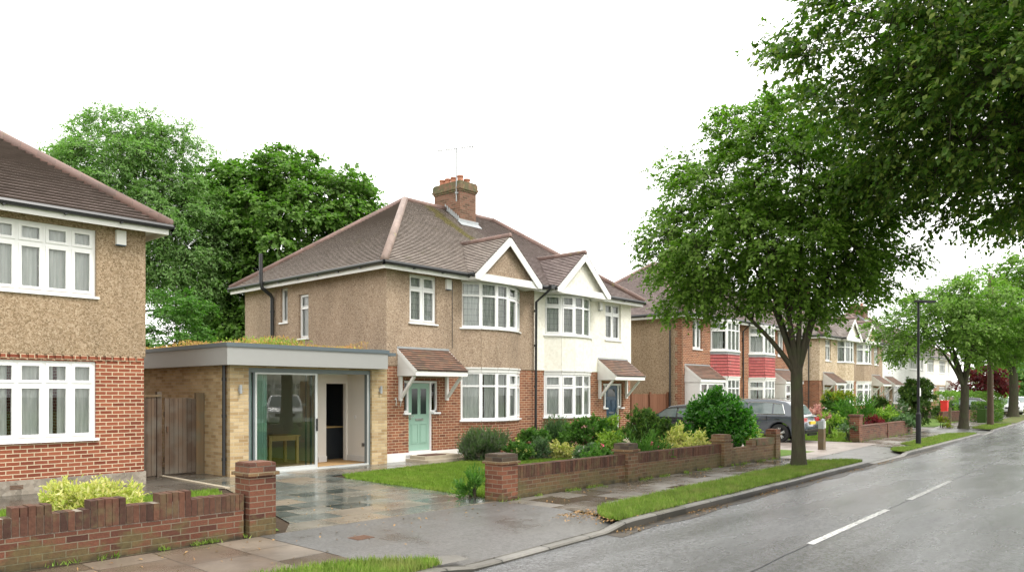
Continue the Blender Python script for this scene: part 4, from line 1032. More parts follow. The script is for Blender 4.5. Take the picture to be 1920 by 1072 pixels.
for i, (u0, u1, hi) in enumerate(VG[:5]):
    a = max(u0, 1.5); n = int((u1-a)*1.2*[3600, 3000, 1300, 900, 450, 0][i])
    P = np.stack([rng.uniform(a, u1, n), rng.uniform(0, 1, n)], 1)
    lo = np.array([K(u)+.13 for u in P[:, 0]]); h = np.array([hi(min(max(u, u0), u1)) for u in P[:, 0]])
    P = np.stack([P[:, 0], lo+(h-lo+.03)*P[:, 1], np.full(n, .015)], 1)
    # leave worn patches
    q = np.sin(P[:, 0]*3.1+1)*np.sin(P[:, 1]*7.3+P[:, 0])+rng.normal(0, .5, n); P = P[q > -.75]
    blades('verge_grass', ['rough verge grass at the bottom edge beside the dropped kerb', 'rough verge grass along the kerb under the nearest street tree', 'small worn grass patch before the lamp post', 'verge grass around the lamp post and second tree', 'far verge grass beyond the telegraph pole'][i], 'grass_verge', P, [.085, .075, .06, .06, .08][i], .0075 if i < 2 else .014)

# ------------------------------------------------------------------ foliage
def unit(v): return v/np.maximum(np.linalg.norm(v, axis=-1, keepdims=True), 1e-9)
def leaf_mesh(name, C, tipdir, size, mat, parent, wid=.55, nrm_up=1.0, jitter=.8, fold=.12, nb=None):
    """one small folded leaf per point"""
    n = len(C); t = unit(tipdir+rng.normal(0, jitter, (n, 3))*.6)
    nm = unit((np.array([0, 0, nrm_up]) if nb is None else nb)+rng.normal(0, jitter, (n, 3))*.75)
    s = unit(np.cross(t, nm)); nm = np.cross(s, t); L = size*rng.uniform(.5, 1.35, (n, 1)); w = L*wid*rng.uniform(.75, 1.2, (n, 1))
    V = np.empty((n, 4, 3)); V[:, 0] = C-t*L*.5; V[:, 2] = C+t*L*.5
    V[:, 1] = C-s*w*.5+nm*L*fold+t*L*.05; V[:, 3] = C+s*w*.5+nm*L*fold+t*L*.05
    F = (np.arange(n)[:, None]*4+np.array([[0, 1, 2, 0, 2, 3]])).reshape(-1, 3)
    return fast_mesh(name, V.reshape(-1, 3), F, mat, parent)

def lump(d, seed, k=1.):
    """angular lumpiness for crowns"""
    r = np.random.default_rng(seed); o = np.zeros(len(d))
    for f in (2.2, 4.1, 7.3): 
        A = r.normal(0, 1, (3, 3)); o += np.sin((d@A[0])*f+r.uniform(0, 6))*np.sin((d@A[1])*f+r.uniform(0, 6))/f
    return 1+k*.35*o

def bez(p0, p1, p2, n):
    return [p0*(1-t)**2+p1*2*t*(1-t)+p2*t*t for t in [i/n for i in range(n+1)]]

def tree(name, label, base, lobes, fork, trunk_r, limbs, nclump, ntwig, nleaf, leaf, mat, seed, rc=.8, tw=.42, group=None, cat='tree', flare=1.5, shell=.3, lean=(0, 0), wid=.6, draw=True):
    """trunk, limbs, a branch to each clump; each clump is a dome of twigs and each twig carries its own leaves"""
    global rng
    rng = np.random.default_rng(seed); rd = random.Random(seed)
    bx, by = base; root = thing(name, (bx, by, 0), label, cat, group)
    lob = np.array(lobes, float); o = np.array([bx, by, 0.])
    vol = (lob[:, 3]*lob[:, 4]*lob[:, 5])**.72; pr = vol/vol.sum(); ctr = o+(lob[:, :3]*pr[:, None]).sum(0)
    # clump centres: best-candidate sampling keeps them apart
    S = []; RC = []
    for k in range(nclump):
        m_ = 10; ids = rng.choice(len(lob), m_, p=pr); d = unit(rng.normal(0, 1, (m_, 3)))
        P = o+lob[ids, :3]+d*lob[ids, 3:6]*(rng.uniform(.02, 1, m_)**shell)[:, None]*.88*lump(d, seed, .5)[:, None]
        if S:
            dd = np.linalg.norm(P[:, None]-np.array(S)[None], axis=2).min(1); j = int(dd.argmax())
        else: j = 0
        S.append(P[j]); RC.append(rc*rng.uniform(.65, 1.2))
    S = np.array(S); RC = np.array(RC); out = unit((S-ctr)*np.array([1, 1, .7])+np.array([0, 0, .35]))
    n = nclump*ntwig; ci = np.repeat(np.arange(nclump), ntwig)
    d = unit(rng.normal(0, 1, (n, 3))+out[ci]*.55+np.array([0, 0, .30]))
    A = S[ci]+d*np.array([1, 1, .62])*(RC[ci]*rng.uniform(.05, 1, n)**.55*.8)[:, None]
    td = unit(d*np.array([1, 1, .5])+out[ci]*.5+rng.normal(0, .35, (n, 3))+np.array([0, 0, -.05])); tl = tw*rng.uniform(.55, 1.35, n)
    N = n*nleaf; ti = np.repeat(np.arange(n), nleaf); f = rng.uniform(.05, 1.05, N)
    side = unit(np.cross(td[ti], np.array([0, 0, 1.])+rng.normal(0, .5, (N, 3))))*np.where(rng.uniform(0, 1, N) > .5, 1, -1)[:, None]
    C = A[ti]+td[ti]*(tl[ti]*f)[:, None]+side*(leaf*rng.uniform(.2, .75, N))[:, None]; C[:, 2] -= (f**2)*tl[ti]*.38+rng.uniform(0, .04, N)
    tip = td[ti]*.6+side*.8+np.array([0, 0, -.45])
    nb = np.array([0, 0, .85])+d[ti]*.55+out[ci][ti]*.2
    leaf_mesh('crown', C, tip, leaf, mat, root, wid=wid, nb=nb, jitter=.5)
    if draw:
        E_ = A+td*tl[:, None]; E_[:, 2] -= tl*.38; Mi = A+td*tl[:, None]*.5; Mi[:, 2] -= tl*.08; B0 = A-(A-S[ci])*.75
        s1 = unit(np.cross(td, np.array([0, 0, 1.]))+1e-6)*.004*(leaf/.1); s2 = np.array([0, 0, 1.])*.004*(leaf/.1)
        V = np.stack([B0+s1*1.6, B0-s1*1.6, A+s1, A-s1, Mi+s1*.8, Mi-s1*.8, E_, E_+s2*.4], 1)
        F = (np.arange(n)[:, None]*8+np.array([[0, 1, 3, 0, 3, 2, 2, 3, 5, 2, 5, 4, 4, 5, 6, 4, 6, 7]])).reshape(-1, 3)
        fast_mesh('twigs', V.reshape(-1, 3), F, 'bark', root)
    m = MB(); tz = fork; p = []; r = []
    for i in range(9):
        f = i/8; z = -.12+(tz+.12)*f
        p.append(Vector((bx+lean[0]*f+.03*math.sin(f*5+seed), by+lean[1]*f+.03*math.cos(f*4+seed), z))); r.append(trunk_r*(1+(flare-1)*math.exp(-f*9))*(1-.14*f))
    m.tube(p, r, 14, caps=False)
    top = p[-1]; seg = []
    for k in range(limbs):
        L = lob[rd.randrange(len(lob))] if k >= len(lob) else lob[k]
        tgt = Vector((bx, by, 0))+Vector(L[:3])+Vector((rd.uniform(-.4, .4)*L[3], rd.uniform(-.4, .4)*L[4], rd.uniform(.0, .6)*L[5]))
        mid = top.lerp(tgt, .45)+Vector((-(tgt.x-top.x)*.10, -(tgt.y-top.y)*.10, .10*(tgt.z-top.z))) + Vector((rd.uniform(-.2, .2), rd.uniform(-.2, .2), 0))
        st = top-Vector((0, 0, rd.uniform(0, .35)))
        pts = bez(st, mid, tgt, 10); r0 = trunk_r*(.80 if limbs <= 3 else .52)*rd.uniform(.75, 1.05)
        m.tube(pts, [r0*(1-.86*(i/10)**.8)+.008 for i in range(11)], 9, caps=False)
        for i in range(2, 11): seg.append((pts[i], r0*(1-.86*(i/10)**.8)+.008))
    order = np.argsort(np.linalg.norm(S-np.array(top), axis=1))
    for c_i in order:
        SP = np.array([list(q[0]) for q in seg]); tgt = Vector(S[c_i])
        dd = np.linalg.norm(SP-S[c_i]+np.array([0, 0, .35]), axis=1)+rng.uniform(0, .3, len(SP)); j = int(dd.argmin()); st, rr_ = seg[j]
        if (tgt-st).length < .05: continue
        mid = st.lerp(tgt, .5)+Vector((rd.uniform(-.15, .15), rd.uniform(-.15, .15), rd.uniform(-.12, .12)))*(tgt-st).length*.6
        r1 = min(rr_*.75, .045*trunk_r/.18+.008); pts = bez(st, mid, tgt, 4); m.tube(pts, [r1*(1-.7*i/4)+.005 for i in range(5)], 6, caps=False)
        for i in range(2, 5): seg.append((pts[i], r1*(1-.7*i/4)+.005))
    m.build('trunk', 'bark', root, smooth=True)
    return root

def gp(px, py, z=0.):
    d = 1433*(1.85-z)/(py-735); X = (px-960)/1433*d; return (.741*d+.672*X, .672*d-.741*X)
def atd(px, d):
    X = (px-960)/1433*d; return (.741*d+.672*X, .672*d-.741*X)
def dpx(d, k): return d*k/1433        # size in metres of k picture pixels at depth d

def shrub(name, label, pos, r, h, mat, leaf, n, seed, z0=0., group=None, cat='shrub', wid=.55, shell=.25, tip=(0, 0, .2), blossoms=None, lobes=None, up=.7, stems=6, jitter=.6, lumpk=.7, cl=1.0):
    global rng
    rng = np.random.default_rng(seed); rd = random.Random(seed)
    rx, ry = (r, r) if not hasattr(r, '__len__') else r
    root = thing(name, (pos[0], pos[1], z0), label, cat, group)
    if lobes is None:
        lobes = [(0, 0, .52, .8, .8, .48)]+[(rd.uniform(-.45, .45), rd.uniform(-.45, .45), rd.uniform(.35, .66), .5, .5, .32) for _ in range(5)]
    lob = np.array(lobes)*np.array([rx, ry, h, rx, ry, h]); pr = (lob[:, 3]*lob[:, 4]*lob[:, 5])**.67; pr /= pr.sum()
    o = np.array([pos[0], pos[1], z0]); big = max(rx, ry, h*.6); nl = 9; ntw = 12; nc = max(5, n//(nl*ntw))
    ids = rng.choice(len(lob), nc, p=pr); d0 = unit(rng.normal(0, 1, (nc, 3))+np.array([0, 0, .25])); sp = float(np.mean(lob[:, 3]))*1.5/nc**.42*cl
    S = o+lob[ids, :3]+d0*lob[ids, 3:6]*(rng.uniform(0, 1, nc)**shell*lump(d0, seed, lumpk))[:, None]*.92
    m_ = nc*ntw; ci = np.repeat(np.arange(nc), ntw); dd = unit(rng.normal(0, .9, (m_, 3))+d0[ci]*.8)
    A = S[ci]+dd*(sp*rng.uniform(.1, 1, m_)**.6*rng.uniform(.7, 1.2, nc)[ci])[:, None]
    td = unit(dd*.6+d0[ci]*.6+np.array(tip)*.8+rng.normal(0, .3, (m_, 3))); tl = (leaf*2.1+sp*.25)*rng.uniform(.5, 1.4, m_)
    ti = np.repeat(np.arange(m_), nl); f = rng.uniform(0, 1, len(ti)); sd_ = unit(np.cross(td[ti], rng.normal(0, 1, (len(ti), 3))))
    C = A[ti]+td[ti]*(tl[ti]*f)[:, None]+sd_*(leaf*rng.uniform(.1, .55, len(ti)))[:, None]
    tp = td[ti]*.8+sd_*.6+np.array(tip)*.5; nb = np.array([0, 0, up])+dd[ti]*.6+d0[ci][ti]*.4
    ok = C[:, 2] > z0+.02; C = C[ok]; tp = tp[ok]; nb = nb[ok]
    leaf_mesh('foliage', C, tp, leaf, mat, root, wid=wid, nb=nb, jitter=jitter)
    if stems:
        m = MB()
        for k in range(stems):
            a = rd.uniform(0, 6.28); q = rd.uniform(.1, .6)
            m.tube([(pos[0]+.06*math.cos(a), pos[1]+.06*math.sin(a), z0-.03), (pos[0]+rx*q*.5*math.cos(a), pos[1]+ry*q*.5*math.sin(a), z0+h*.35), (pos[0]+rx*q*math.cos(a), pos[1]+ry*q*math.sin(a), z0+h*.72)], [.018, .012, .006], 5)
        m.build('stem', 'bark', root)
    if blossoms:
        bm_, cnt, sz = blossoms; idx = rng.choice(len(C), cnt*6); top = C[(C[:, 2] > z0+h*.4)]
        if len(top): 
            cc = top[rng.choice(len(top), cnt)]; P = np.repeat(cc, 9, 0)+rng.normal(0, sz*.35, (cnt*9, 3)); leaf_mesh('blossom', P+unit(P-o-np.array([0, 0, h*.4]))*.03, rng.normal(0, 1, (cnt*9, 3)), sz*.8, bm_, root, wid=.9)
    return root

# ------------------------------------------------------------------ trees
tree('street_tree', 'nearest street tree on the grass verge with forked green-brown trunk', (18.7, 7.45),
     [(-.3, .3, 6.1, 2.5, 2.5, 2.2), (-1.0, 1.1, 5.4, 2.2, 2.2, 1.6), (.5, -.6, 5.0, 1.7, 1.8, 1.3), (-.4, .4, 7.9, 1.5, 1.5, 1.3), (-1.5, 1.6, 4.7, 1.5, 1.5, .9), (.7, -.7, 6.3, 1.6, 1.6, 1.5), (-1.2, 1.3, 6.9, 1.4, 1.4, 1.1), (.3, -.4, 4.3, 1.2, 1.2, .6)],
     2.45, .160, 7, 135, 54, 13, .105, 'leaf_street', 21, rc=.85, group='street trees along the verge')
tree('street_tree', 'big overhanging tree of dark leaves at the top right, trunk out of view', (19.2, 0.2),
     [(0, 0, 9.0, 4.6, 4.6, 3.4), (-3.4, 2.8, 8.0, 3.0, 3.0, 1.9), (-4.4, 4.0, 8.0, 2.0, 1.9, 1.2), (-1.7, 3.5, 7.3, 2.8, 2.5, 1.7), (1.2, 2.6, 6.9, 2.8, 2.4, 1.3), (-2.6, 1.2, 11., 3.2, 3.2, 2.4), (3.2, -1.5, 8.5, 3.2, 3.2, 2.6), (-2.8, -2.4, 8.3, 3, 3, 2.4), (-2.0, .2, 7.0, 2.6, 2.6, 1.4), (1., 0, 7.0, 2.6, 2.6, 1.2)],
     4.3, .27, 9, 320, 52, 14, .125, 'leaf_near', 5, rc=1.1, tw=.5, group='street trees along the verge')
tree('street_tree', 'second street tree behind the lamp post with low spreading limbs', gp(1808, 803),
     [(0, 0, 5.4, 2.9, 2.9, 1.9), (-1.6, 1.9, 4.7, 2.1, 2.1, 1.3), (1.2, -1.2, 4.9, 2.5, 2.5, 1.5), (.2, 0, 6.6, 2.0, 2.0, 1.2), (-1., .9, 5.9, 2.2, 2.2, 1.3)],
     2.2, .22, 7, 95, 36, 11, .15, 'leaf_far', 31, rc=.95, tw=.5, group='street trees along the verge')
tree('street_tree', 'third street tree with dark crown at the right edge', gp(1900, 781),
     [(0, 0, 7.5, 4.2, 4.2, 3.0), (-1.8, 1.8, 6.3, 2.6, 2.6, 1.8), (0, 0, 10.0, 3., 3., 1.8)],
     3.3, .33, 6, 110, 28, 9, .24, 'leaf_street', 32, rc=1.4, tw=.7, group='street trees along the verge')
for i, (p, d, hh, r, mt, lb) in enumerate([(2060, 92, 11, 5.5, 'leaf_street', 'far dark tree closing the end of the road'), (1990, 105, 11, 6, 'leaf_far', 'far mid green tree behind the last houses'), (1900, 112, 9.5, 5, 'leaf_street', 'farthest tree beyond the white parked cars'), (1955, 84, 6.5, 3.0, 'leaf_mid', 'low leafy tree beyond the third street tree')]):
    tree('background_tree', lb, atd(p, d), [(0, 0, hh*.6, r, r, hh*.36), (r*.4, -r*.3, hh*.45, r*.7, r*.7, hh*.3), (-r*.4, r*.4, hh*.4, r*.7, r*.7, hh*.3)], 1.5, .3, 4, 60, 24, 7, .42, mt, 40+i, rc=1.6, tw=1., group='far trees at the end of the road', draw=False)
P = atd(232, 35)
tree('ash_tree', 'tall light green feathery tree behind the left house', P,
     [(0, 0, 11.0, 3.5, 3.5, 3.2), (-1.7, 2.1, 11.4, 2.3, 2.3, 1.9), (1.3, -1.4, 9.6, 3.0, 3.0, 3.2), (.0, .0, 13.2, 2.3, 2.3, 1.5), (1.7, -2.1, 8.0, 2.1, 2.2, 2.8), (-2.9, 3.3, 11.6, 1.5, 1.5, 1.2), (1.2, -1.4, 12.6, 1.7, 1.7, 1.5)],
     4.2, .24, 9, 250, 46, 13, .145, 'leaf_ash', 51, rc=1.0, tw=.6, wid=.38)
P = atd(535, 38)
tree('maple_tree', 'dense dark green maple behind the pebbledash house roof', P,
     [(0, 0, 9.0, 4.1, 4.1, 4.0), (-1.5, 1.7, 11.3, 2.3, 2.3, 2.1), (1.5, -1.6, 10.7, 2.4, 2.4, 2.1), (2.6, -2.8, 8.9, 2.1, 2.1, 2.4), (-1.6, 1.8, 6.0, 2.8, 2.8, 3.4), (0.0, 0, 12.3, 2.1, 2.1, 1.6), (-.5, .6, 4.2, 3.2, 3.2, 3.0)],
     2.2, .3, 8, 280, 44, 11, .19, 'leaf_maple', 52, rc=1.15, tw=.6, wid=.8)
P = atd(318, 27.5)
tree('garden_tree', 'bright green bushy tree low behind the passage gate', P,
     [(0, 0, 3.0, 1.5, 1.5, 2.0), (.3, -.3, 4.6, 1.0, 1.0, 1.2), (-.5, .5, 2.2, 1.5, 1.5, 1.5)], 1.0, .1, 5, 70, 36, 12, .10, 'leaf_mid', 53, rc=.55, tw=.34)
P = atd(410, 31)
tree('acer_tree', 'small reddish garden tree seen over the planted roof', P, [(0, 0, 3.4, .6, .6, .6)], 2.3, .06, 3, 10, 16, 8, .12, 'leaf_pink', 54, rc=.35, tw=.3)
tree('maroon_tree', 'small maroon-leaved tree behind the telegraph pole', atd(1850, 62), [(0, 0, 2.9, 1.5, 1.5, 1.0), (.7, -.7, 2.5, 1.1, 1.1, .8), (-.9, .9, 2.4, 1.1, 1.1, .8)], 1.4, .1, 4, 30, 24, 8, .2, 'leaf_maroon', 55, rc=.7, tw=.4)

# ------------------------------------------------------------------ shrubs
shrub('pieris_bush', 'yellow-green variegated bush behind the stepped brick wall', (3.70, 10.70), (.74, .66), .62, 'leaf_gold', .08, 9000, 61, cat='bush', wid=.36, tip=(0, 0, .4), up=.4, lumpk=.35, cl=.6)
def pv(px, v):
    k = (px-960)/1433; return (v*(.741+k*.672)/(.672-k*.741), v)
def bed(name, label, px, v, wpx, ytop, mat, leaf, n, seed, ry=None, **kw):
    """px: picture column of the middle, v: distance from the street line, wpx: picture width, ytop: picture row of the top"""
    pos = pv(px, v); d = .741*pos[0]+.672*pos[1]; r = wpx/2*d/1433*.98; h = (1.85+(735-ytop)*d/1433)*.90
    return shrub(name, label, pos, (r, ry or r), h, mat, leaf, n, seed, **kw)
bed('lavender_bush', 'grey-green lavender clump beside the door path', 905, 14.4, 84, 818, 'leaf_lavender', .15, 7000, 62, cat='bush', wid=.12, tip=(0, 0, 1.2), up=.4, cl=.7, lumpk=.35, blossoms=('leaf_lavender', 30, .05))
bed('garden_plant', 'low yellow-green flowering plant right of the lavender', 968, 13.7, 62, 830, 'leaf_mid', .08, 3000, 63, cat='plant', cl=.8, blossoms=('leaf_gold', 9, .09))
bed('garden_plant', 'bushy dark green plant below the black party downpipe', 1000, 15.0, 52, 802, 'leaf_mid', .085, 4200, 64, cat='plant', lumpk=.9, cl=.8)
bed('garden_plant', 'thin brownish grassy plant under the right bay window', 1048, 14.8, 58, 796, 'leaf_greygreen', .16, 4200, 65, cat='plant', wid=.10, tip=(0, 0, 1.0), cl=.9)
bed('garden_plant', 'blue-green feathery plant at the lawn edge', 1012, 13.6, 50, 824, 'leaf_greygreen', .07, 3400, 66, cat='plant', wid=.3, cl=.8)
bed('garden_plant', 'pale yellow spotted plant in the middle of the bed', 1062, 13.1, 46, 824, 'leaf_gold', .085, 2200, 67, cat='plant', cl=.8)
bed('rose_bush', 'tall climbing rose bush in front of the white house', 1102, 13.3, 104, 772, 'leaf_mid', .085, 8500, 68, cat='bush', lumpk=.9, cl=.8, blossoms=('flower_rose', 14, .07))
bed('rose_bush', 'lighter green rose bush close to the blue door', 1143, 12.9, 60, 778, 'leaf_lime', .08, 3400, 69, cat='bush', lumpk=.9, cl=.8, blossoms=('flower_white', 6, .06))
bed('garden_plant', 'green leafy plant with white flowers near the lawn', 1098, 11.6, 42, 836, 'leaf_greygreen', .075, 2400, 70, cat='plant', cl=.8, blossoms=('flower_white', 12, .06))
bed('garden_plant', 'plant with magenta flower heads behind the low wall', 1122, 10.0, 66, 834, 'leaf_mid', .08, 2600, 71, cat='plant', cl=.8, blossoms=('flower_pink', 8, .075))
bed('garden_plant', 'golden-green bushy plant behind the middle wall pier', 1145, 10.9, 80, 808, 'leaf_lime', .08, 4400, 72, cat='plant', cl=.8, blossoms=('leaf_yellowtop', 14, .08))
shrub('garden_plant', 'low leafy plant at the foot of the first garden pier', (9.44, 9.50), (.17, .25), .36, 'leaf_mid', .11, 700, 73, cat='plant', wid=.24, tip=(0, 0, .9))
bed('conifer_bush', 'dark olive rounded conifer between the roses and the variegated bush', 1207, 10.6, 96, 750, 'leaf_dark', .062, 15000, 74, cat='bush', lumpk=.4, wid=.45, tip=(0, 0, .6), cl=.55, shell=.2)
bed('conifer_bush', 'lower right-hand olive conifer beside the hidden dark car', 1243, 10.9, 54, 776, 'leaf_dark', .062, 7000, 79, cat='bush', lumpk=.4, wid=.45, tip=(0, 0, .6), cl=.55, shell=.2)
shrub('garden_plant', 'low green grassy clump between wall and conifer', pv(1205, 9.5), (.5, .3), .60, 'leaf_mid', .2, 900, 75, cat='plant', wid=.1, tip=(0, 0, 1.5), blossoms=('flower_pink', 4, .07))
bed('variegated_bush', 'cream and green variegated bush behind the low wall', 1280, 9.75, 88, 797, 'leaf_gold', .08, 5200, 76, cat='bush', lumpk=.4, wid=.42, up=.4, cl=.75, ry=.55)
bed('laurel_bush', 'big glossy dark green laurel at the end of the garden wall', 1345, 10.3, 148, 724, 'leaf_laurel', .115, 18000, 77, cat='bush', lumpk=.45, wid=.48, cl=.65, shell=.2, ry=1.0)
bed('shrub', 'light green leaning shrub at the right side of the laurel', 1400, 10.1, 40, 776, 'leaf_lime', .09, 2600, 78, cat='bush', lumpk=.8, cl=.8)
def far_shrub(name, label, px, py, wpx, hpx, mat, leaf, n, seed, d=None, **kw):
    """px,py: picture position of the foot, in photo pixels; sizes follow from the distance"""
    pos = gp(px, py) if d is None else atd(px, d); dd = .741*pos[0]+.672*pos[1]
    return shrub(name, label, pos, dpx(dd, wpx)/2*.92, dpx(dd, hpx)*.88, mat, leaf, n, seed, **kw)
far_shrub('yellow_topped_bush', 'clipped green bush with yellow top in front of the cream house', 1570, 803, 80, 78, 'leaf_mid', .09, 14000, 81, d=37, cat='bush', lumpk=.12, cl=.35, shell=.12)
far_shrub('yellow_topped_bush', 'bright yellow top growth on the clipped bush', 1570, 800, 60, 20, 'leaf_yellowtop', .09, 1000, 82, d=36.8, cat='bush', z0=1.33, stems=0) if False else None
shrub('bush_top', 'bright yellow new growth crowning the clipped green bush', (atd(1570, 36.9)), (.78, .78), .42, 'leaf_yellowtop', .08, 3200, 82, z0=1.42, cat='bush', stems=0, lumpk=.2, cl=.45)
far_shrub('pink_hydrangea', 'pale pink flowering hydrangea behind the grey car', 1520, 812, 62, 62, 'leaf_pink', .12, 3000, 83, d=33, cat='bush', cl=.6)
far_shrub('garden_plant', 'yellow-flecked low bush right of the timber post', 1555, 815, 46, 52, 'leaf_lime', .09, 1500, 84, d=30.5, cat='plant')
far_shrub('garden_plant', 'spiky pale green plant behind the far brick pier', 1598, 812, 66, 66, 'leaf_mid', .30, 900, 85, d=32.5, cat='plant', wid=.12, tip=(0, 0, .8))
far_shrub('garden_plant', 'small blue-green plant against the far brick pier', 1590, 822, 34, 40, 'leaf_greygreen', .08, 1000, 86, d=28.6, cat='plant')
far_shrub('maroon_acer', 'low domed maroon acer behind the far garden wall', 1636, 805, 56, 44, 'leaf_maroon', .08, 4000, 87, d=31.5, cat='bush', lumpk=.2, cl=.5)
far_shrub('round_bush', 'round olive green bush below the tan house bay', 1646, 800, 50, 60, 'leaf_dark', .10, 6000, 88, d=41, cat='bush', lumpk=.2, cl=.5, shell=.15)
far_shrub('round_bush', 'bright yellow-green spreading bush above the far wall', 1663, 803, 58, 58, 'leaf_lime', .09, 5000, 89, d=34.5, cat='bush', cl=.55, lumpk=.3)
far_shrub('round_bush', 'blue-green mounded bush along the far wall', 1692, 805, 56, 46, 'leaf_greygreen', .08, 5000, 90, d=34, cat='bush', cl=.6, lumpk=.3)
far_shrub('round_bush', 'pale leafy bush with white blooms left of the dark tall bush', 1690, 790, 42, 52, 'leaf_greygreen', .10, 1200, 91, d=38, cat='bush', blossoms=('flower_white', 8, .1))
far_shrub('tall_bush', 'very dark tall bush beside the lamp post', 1722, 802, 82, 106, 'leaf_dark', .10, 20000, 92, d=38.5, cat='bush', lumpk=.25, cl=.5, shell=.15)
far_shrub('garden_plant', 'small brownish plant at the gate of the dark tall bush', 1765, 797, 26, 18, 'leaf_yellowtop', .1, 400, 93, d=40, cat='plant')
def hedge(label, a, b, w, h, mat, n, seed, leaf=.11):
    a = Vector(a); b = Vector(b); c = (a+b)/2; e = (b-a); L = e.length; e.normalize(); nn = Vector((-e.y, e.x)); g = np.random.default_rng(seed)
    root = thing('hedge', (c.x, c.y, 0), label, 'hedge')
    s = g.uniform(0, L, n); f = g.choice(3, n, p=[.4, .4, .2]); t = g.uniform(-1, 1, n); zz = g.uniform(0.02, 1, n)
    hh = h*(1+.05*np.sin(s*1.7)+.03*np.sin(s*4.3)); x = np.where(f == 0, t, np.where(f == 1, -1, 1))*w/2*(1+g.normal(0, .07, n)); z = np.where(f == 0, 1+g.normal(0, .03, n), zz)*hh
    C = np.stack([a.x+e.x*s+nn.x*x, a.y+e.y*s+nn.y*x, z], 1); out = np.stack([nn.x*x/w, nn.y*x/w, (f == 0)*.8+.1], 1)
    global rng
    rng = g; leaf_mesh('foliage', C, out, leaf, mat, root)
    m = MB(); m.obox(a, e, nn, .3, L-.3, -w*.22, w*.22, 0, h*.72); m.build('inner_growth', 'leaf_dark', root)
hedge('long clipped bright green hedge before the far white houses', atd(1768, 52), atd(1872, 64), 1.3, 1.75, 'leaf_far', 16000, 101)
hedge('low dark hedge beside the telegraph pole', atd(1838, 46), atd(1862, 49), 1., 1.15, 'leaf_dark', 5000, 102)
hedge('hedge across the street facing the sliding door', (12, -3.4), (19.5, -3.0), 1.0, 1.25, 'leaf_mid', 5000, 103)
hedge('taller hedge across the street beside the white car', (24.5, -2.8), (33, -2.4), 1.0, 1.4, 'leaf_dark', 5000, 104)
# sedum on the extension roof
rng = np.random.default_rng(5)
n = 26000; sx = rng.uniform(8.15, 12.2, n); sy = rng.uniform(15.62, 22, n); keep = ~((sx > 11.7) & (sy < 16.0)); sx, sy = sx[keep], sy[keep]
hm = .05+.10*np.clip(np.sin(sx*2.1+1)*np.sin(sy*1.7)+.4*np.sin(sx*5+sy*3), 0, 1); C = np.stack([sx, sy, 2.87+hm*rng.uniform(0, 1, len(sx))*1.9], 1)
sd = leaf_mesh('sedum_planting', C, np.tile(np.array([0, 0, 1.]), (len(C), 1)), .055, 'leaf_sedum', E, wid=.4, jitter=.9); sd['kind'] = 'stuff'
n = 1500; sx = rng.normal(9.4, .4, n); sy = rng.uniform(15.65, 17.2, n); leaf_mesh('sedum_clump', np.stack([sx, sy, 2.9+.20*rng.uniform(0, 1, n)], 1), np.tile(np.array([0, 0, 1.]), (n, 1)), .06, 'leaf_lime', E, wid=.4)['kind'] = 'stuff'
# leaf litter in the gutter and round the verge tips
n = 900; us_ = rng.uniform(8.8, 24, n); q = rng.uniform(0, 1, n)**2
P = np.stack([us_, np.array([K(u) for u in us_])-.02-.22*q, np.full(n, RZ_+.015)], 1); P = P[(np.sin(us_*2.3)+rng.normal(0, .5, n)) > .1]
n2 = 420; P2 = np.stack([rng.normal(9.25, .25, n2), rng.uniform(6.25, 7.2, n2), np.full(n2, .02)], 1)
P3 = np.stack([rng.normal(18.9, .9, 300), rng.uniform(6.9, 7.4, 300), np.full(300, .05)], 1)
n4 = 260; u4 = rng.uniform(2.5, 22, n4); P4 = np.stack([u4, np.array([B_(u) for u in u4])-.25-rng.exponential(.45, n4), np.full(n4, .012)], 1); n5 = 60; P4 = np.concatenate([P4, np.stack([rng.uniform(5.8, 9.3, n5), rng.uniform(8.9, 13, n5), np.full(n5, .014)], 1)]); n4 += n5
o = leaf_mesh('leaf_litter', np.concatenate([P, P2, P3, P4]), rng.normal(0, 1, (len(P)+n2+300+n4, 3))*np.array([1, 1, .1]), .045, 'leaf_litter', None, wid=.5, nrm_up=2.5); tag(o, 'brown fallen leaves along the kerb', None, None, 'stuff')
# ------------------------------------------------------------------ garden walls
def pier(root, x, y, w, h, body='pier_brick', cap='lichen_brick', z0=-.02):
    m = MB(); m.box(x-w/2, x+w/2, y-w/2, y+w/2, z0, h-.17); p = m.build('pier', body, root)
    m = MB(); m.box(x-w/2-.035, x+w/2+.035, y-w/2-.035, y+w/2+.035, h-.17, h-.125); m.build('tile_course', 'mossy_brick', p)
    m = MB(); m.box(x-w/2, x+w/2, y-w/2, y+w/2, h-.125, h-.01); m.box(x-w/2+.02, x+w/2-.02, y-w/2+.02, y+w/2-.02, h-.01, h); m.build('coping', cap, p)
W1 = thing('garden_wall', (1., 9.2, 0), 'stepped red brick garden wall with pier at lower left', 'garden wall', 'low brick front garden walls')
def wline(u, u0, v0, u1, v1): return v0+(v1-v0)*(u-u0)/(u1-u0)
a = Vector((-7, 9.42)); b = Vector((4.92, 9.18)); e = (b-a).normalized(); nn = Vector((-e.y, e.x)); L = (b-a).length
m = MB(); m.obox(a, e, nn, 0, L, -.105, .105, -.05, .34); m.build('brickwork', 'garden_brick', W1)
m = MB(); s = L; k = 0; rs = random.Random(4)
while s > 0:
    w = .375; hi = .60 if k % 2 else .70
    if k == 0: w = .30; hi = .60
    for j in range(5):
        x1 = s-j*w/5; x0 = x1-w/5+.007
        if x0 > 0: m.obox(a, e, nn, x0, x1, -.105+rs.uniform(-.004, .004), .107+rs.uniform(-.004, .004), .351, hi-.045+rs.uniform(-.006, .006))
    s -= w; k += 1
m.build('soldier_course', 'soldier_brick', W1)
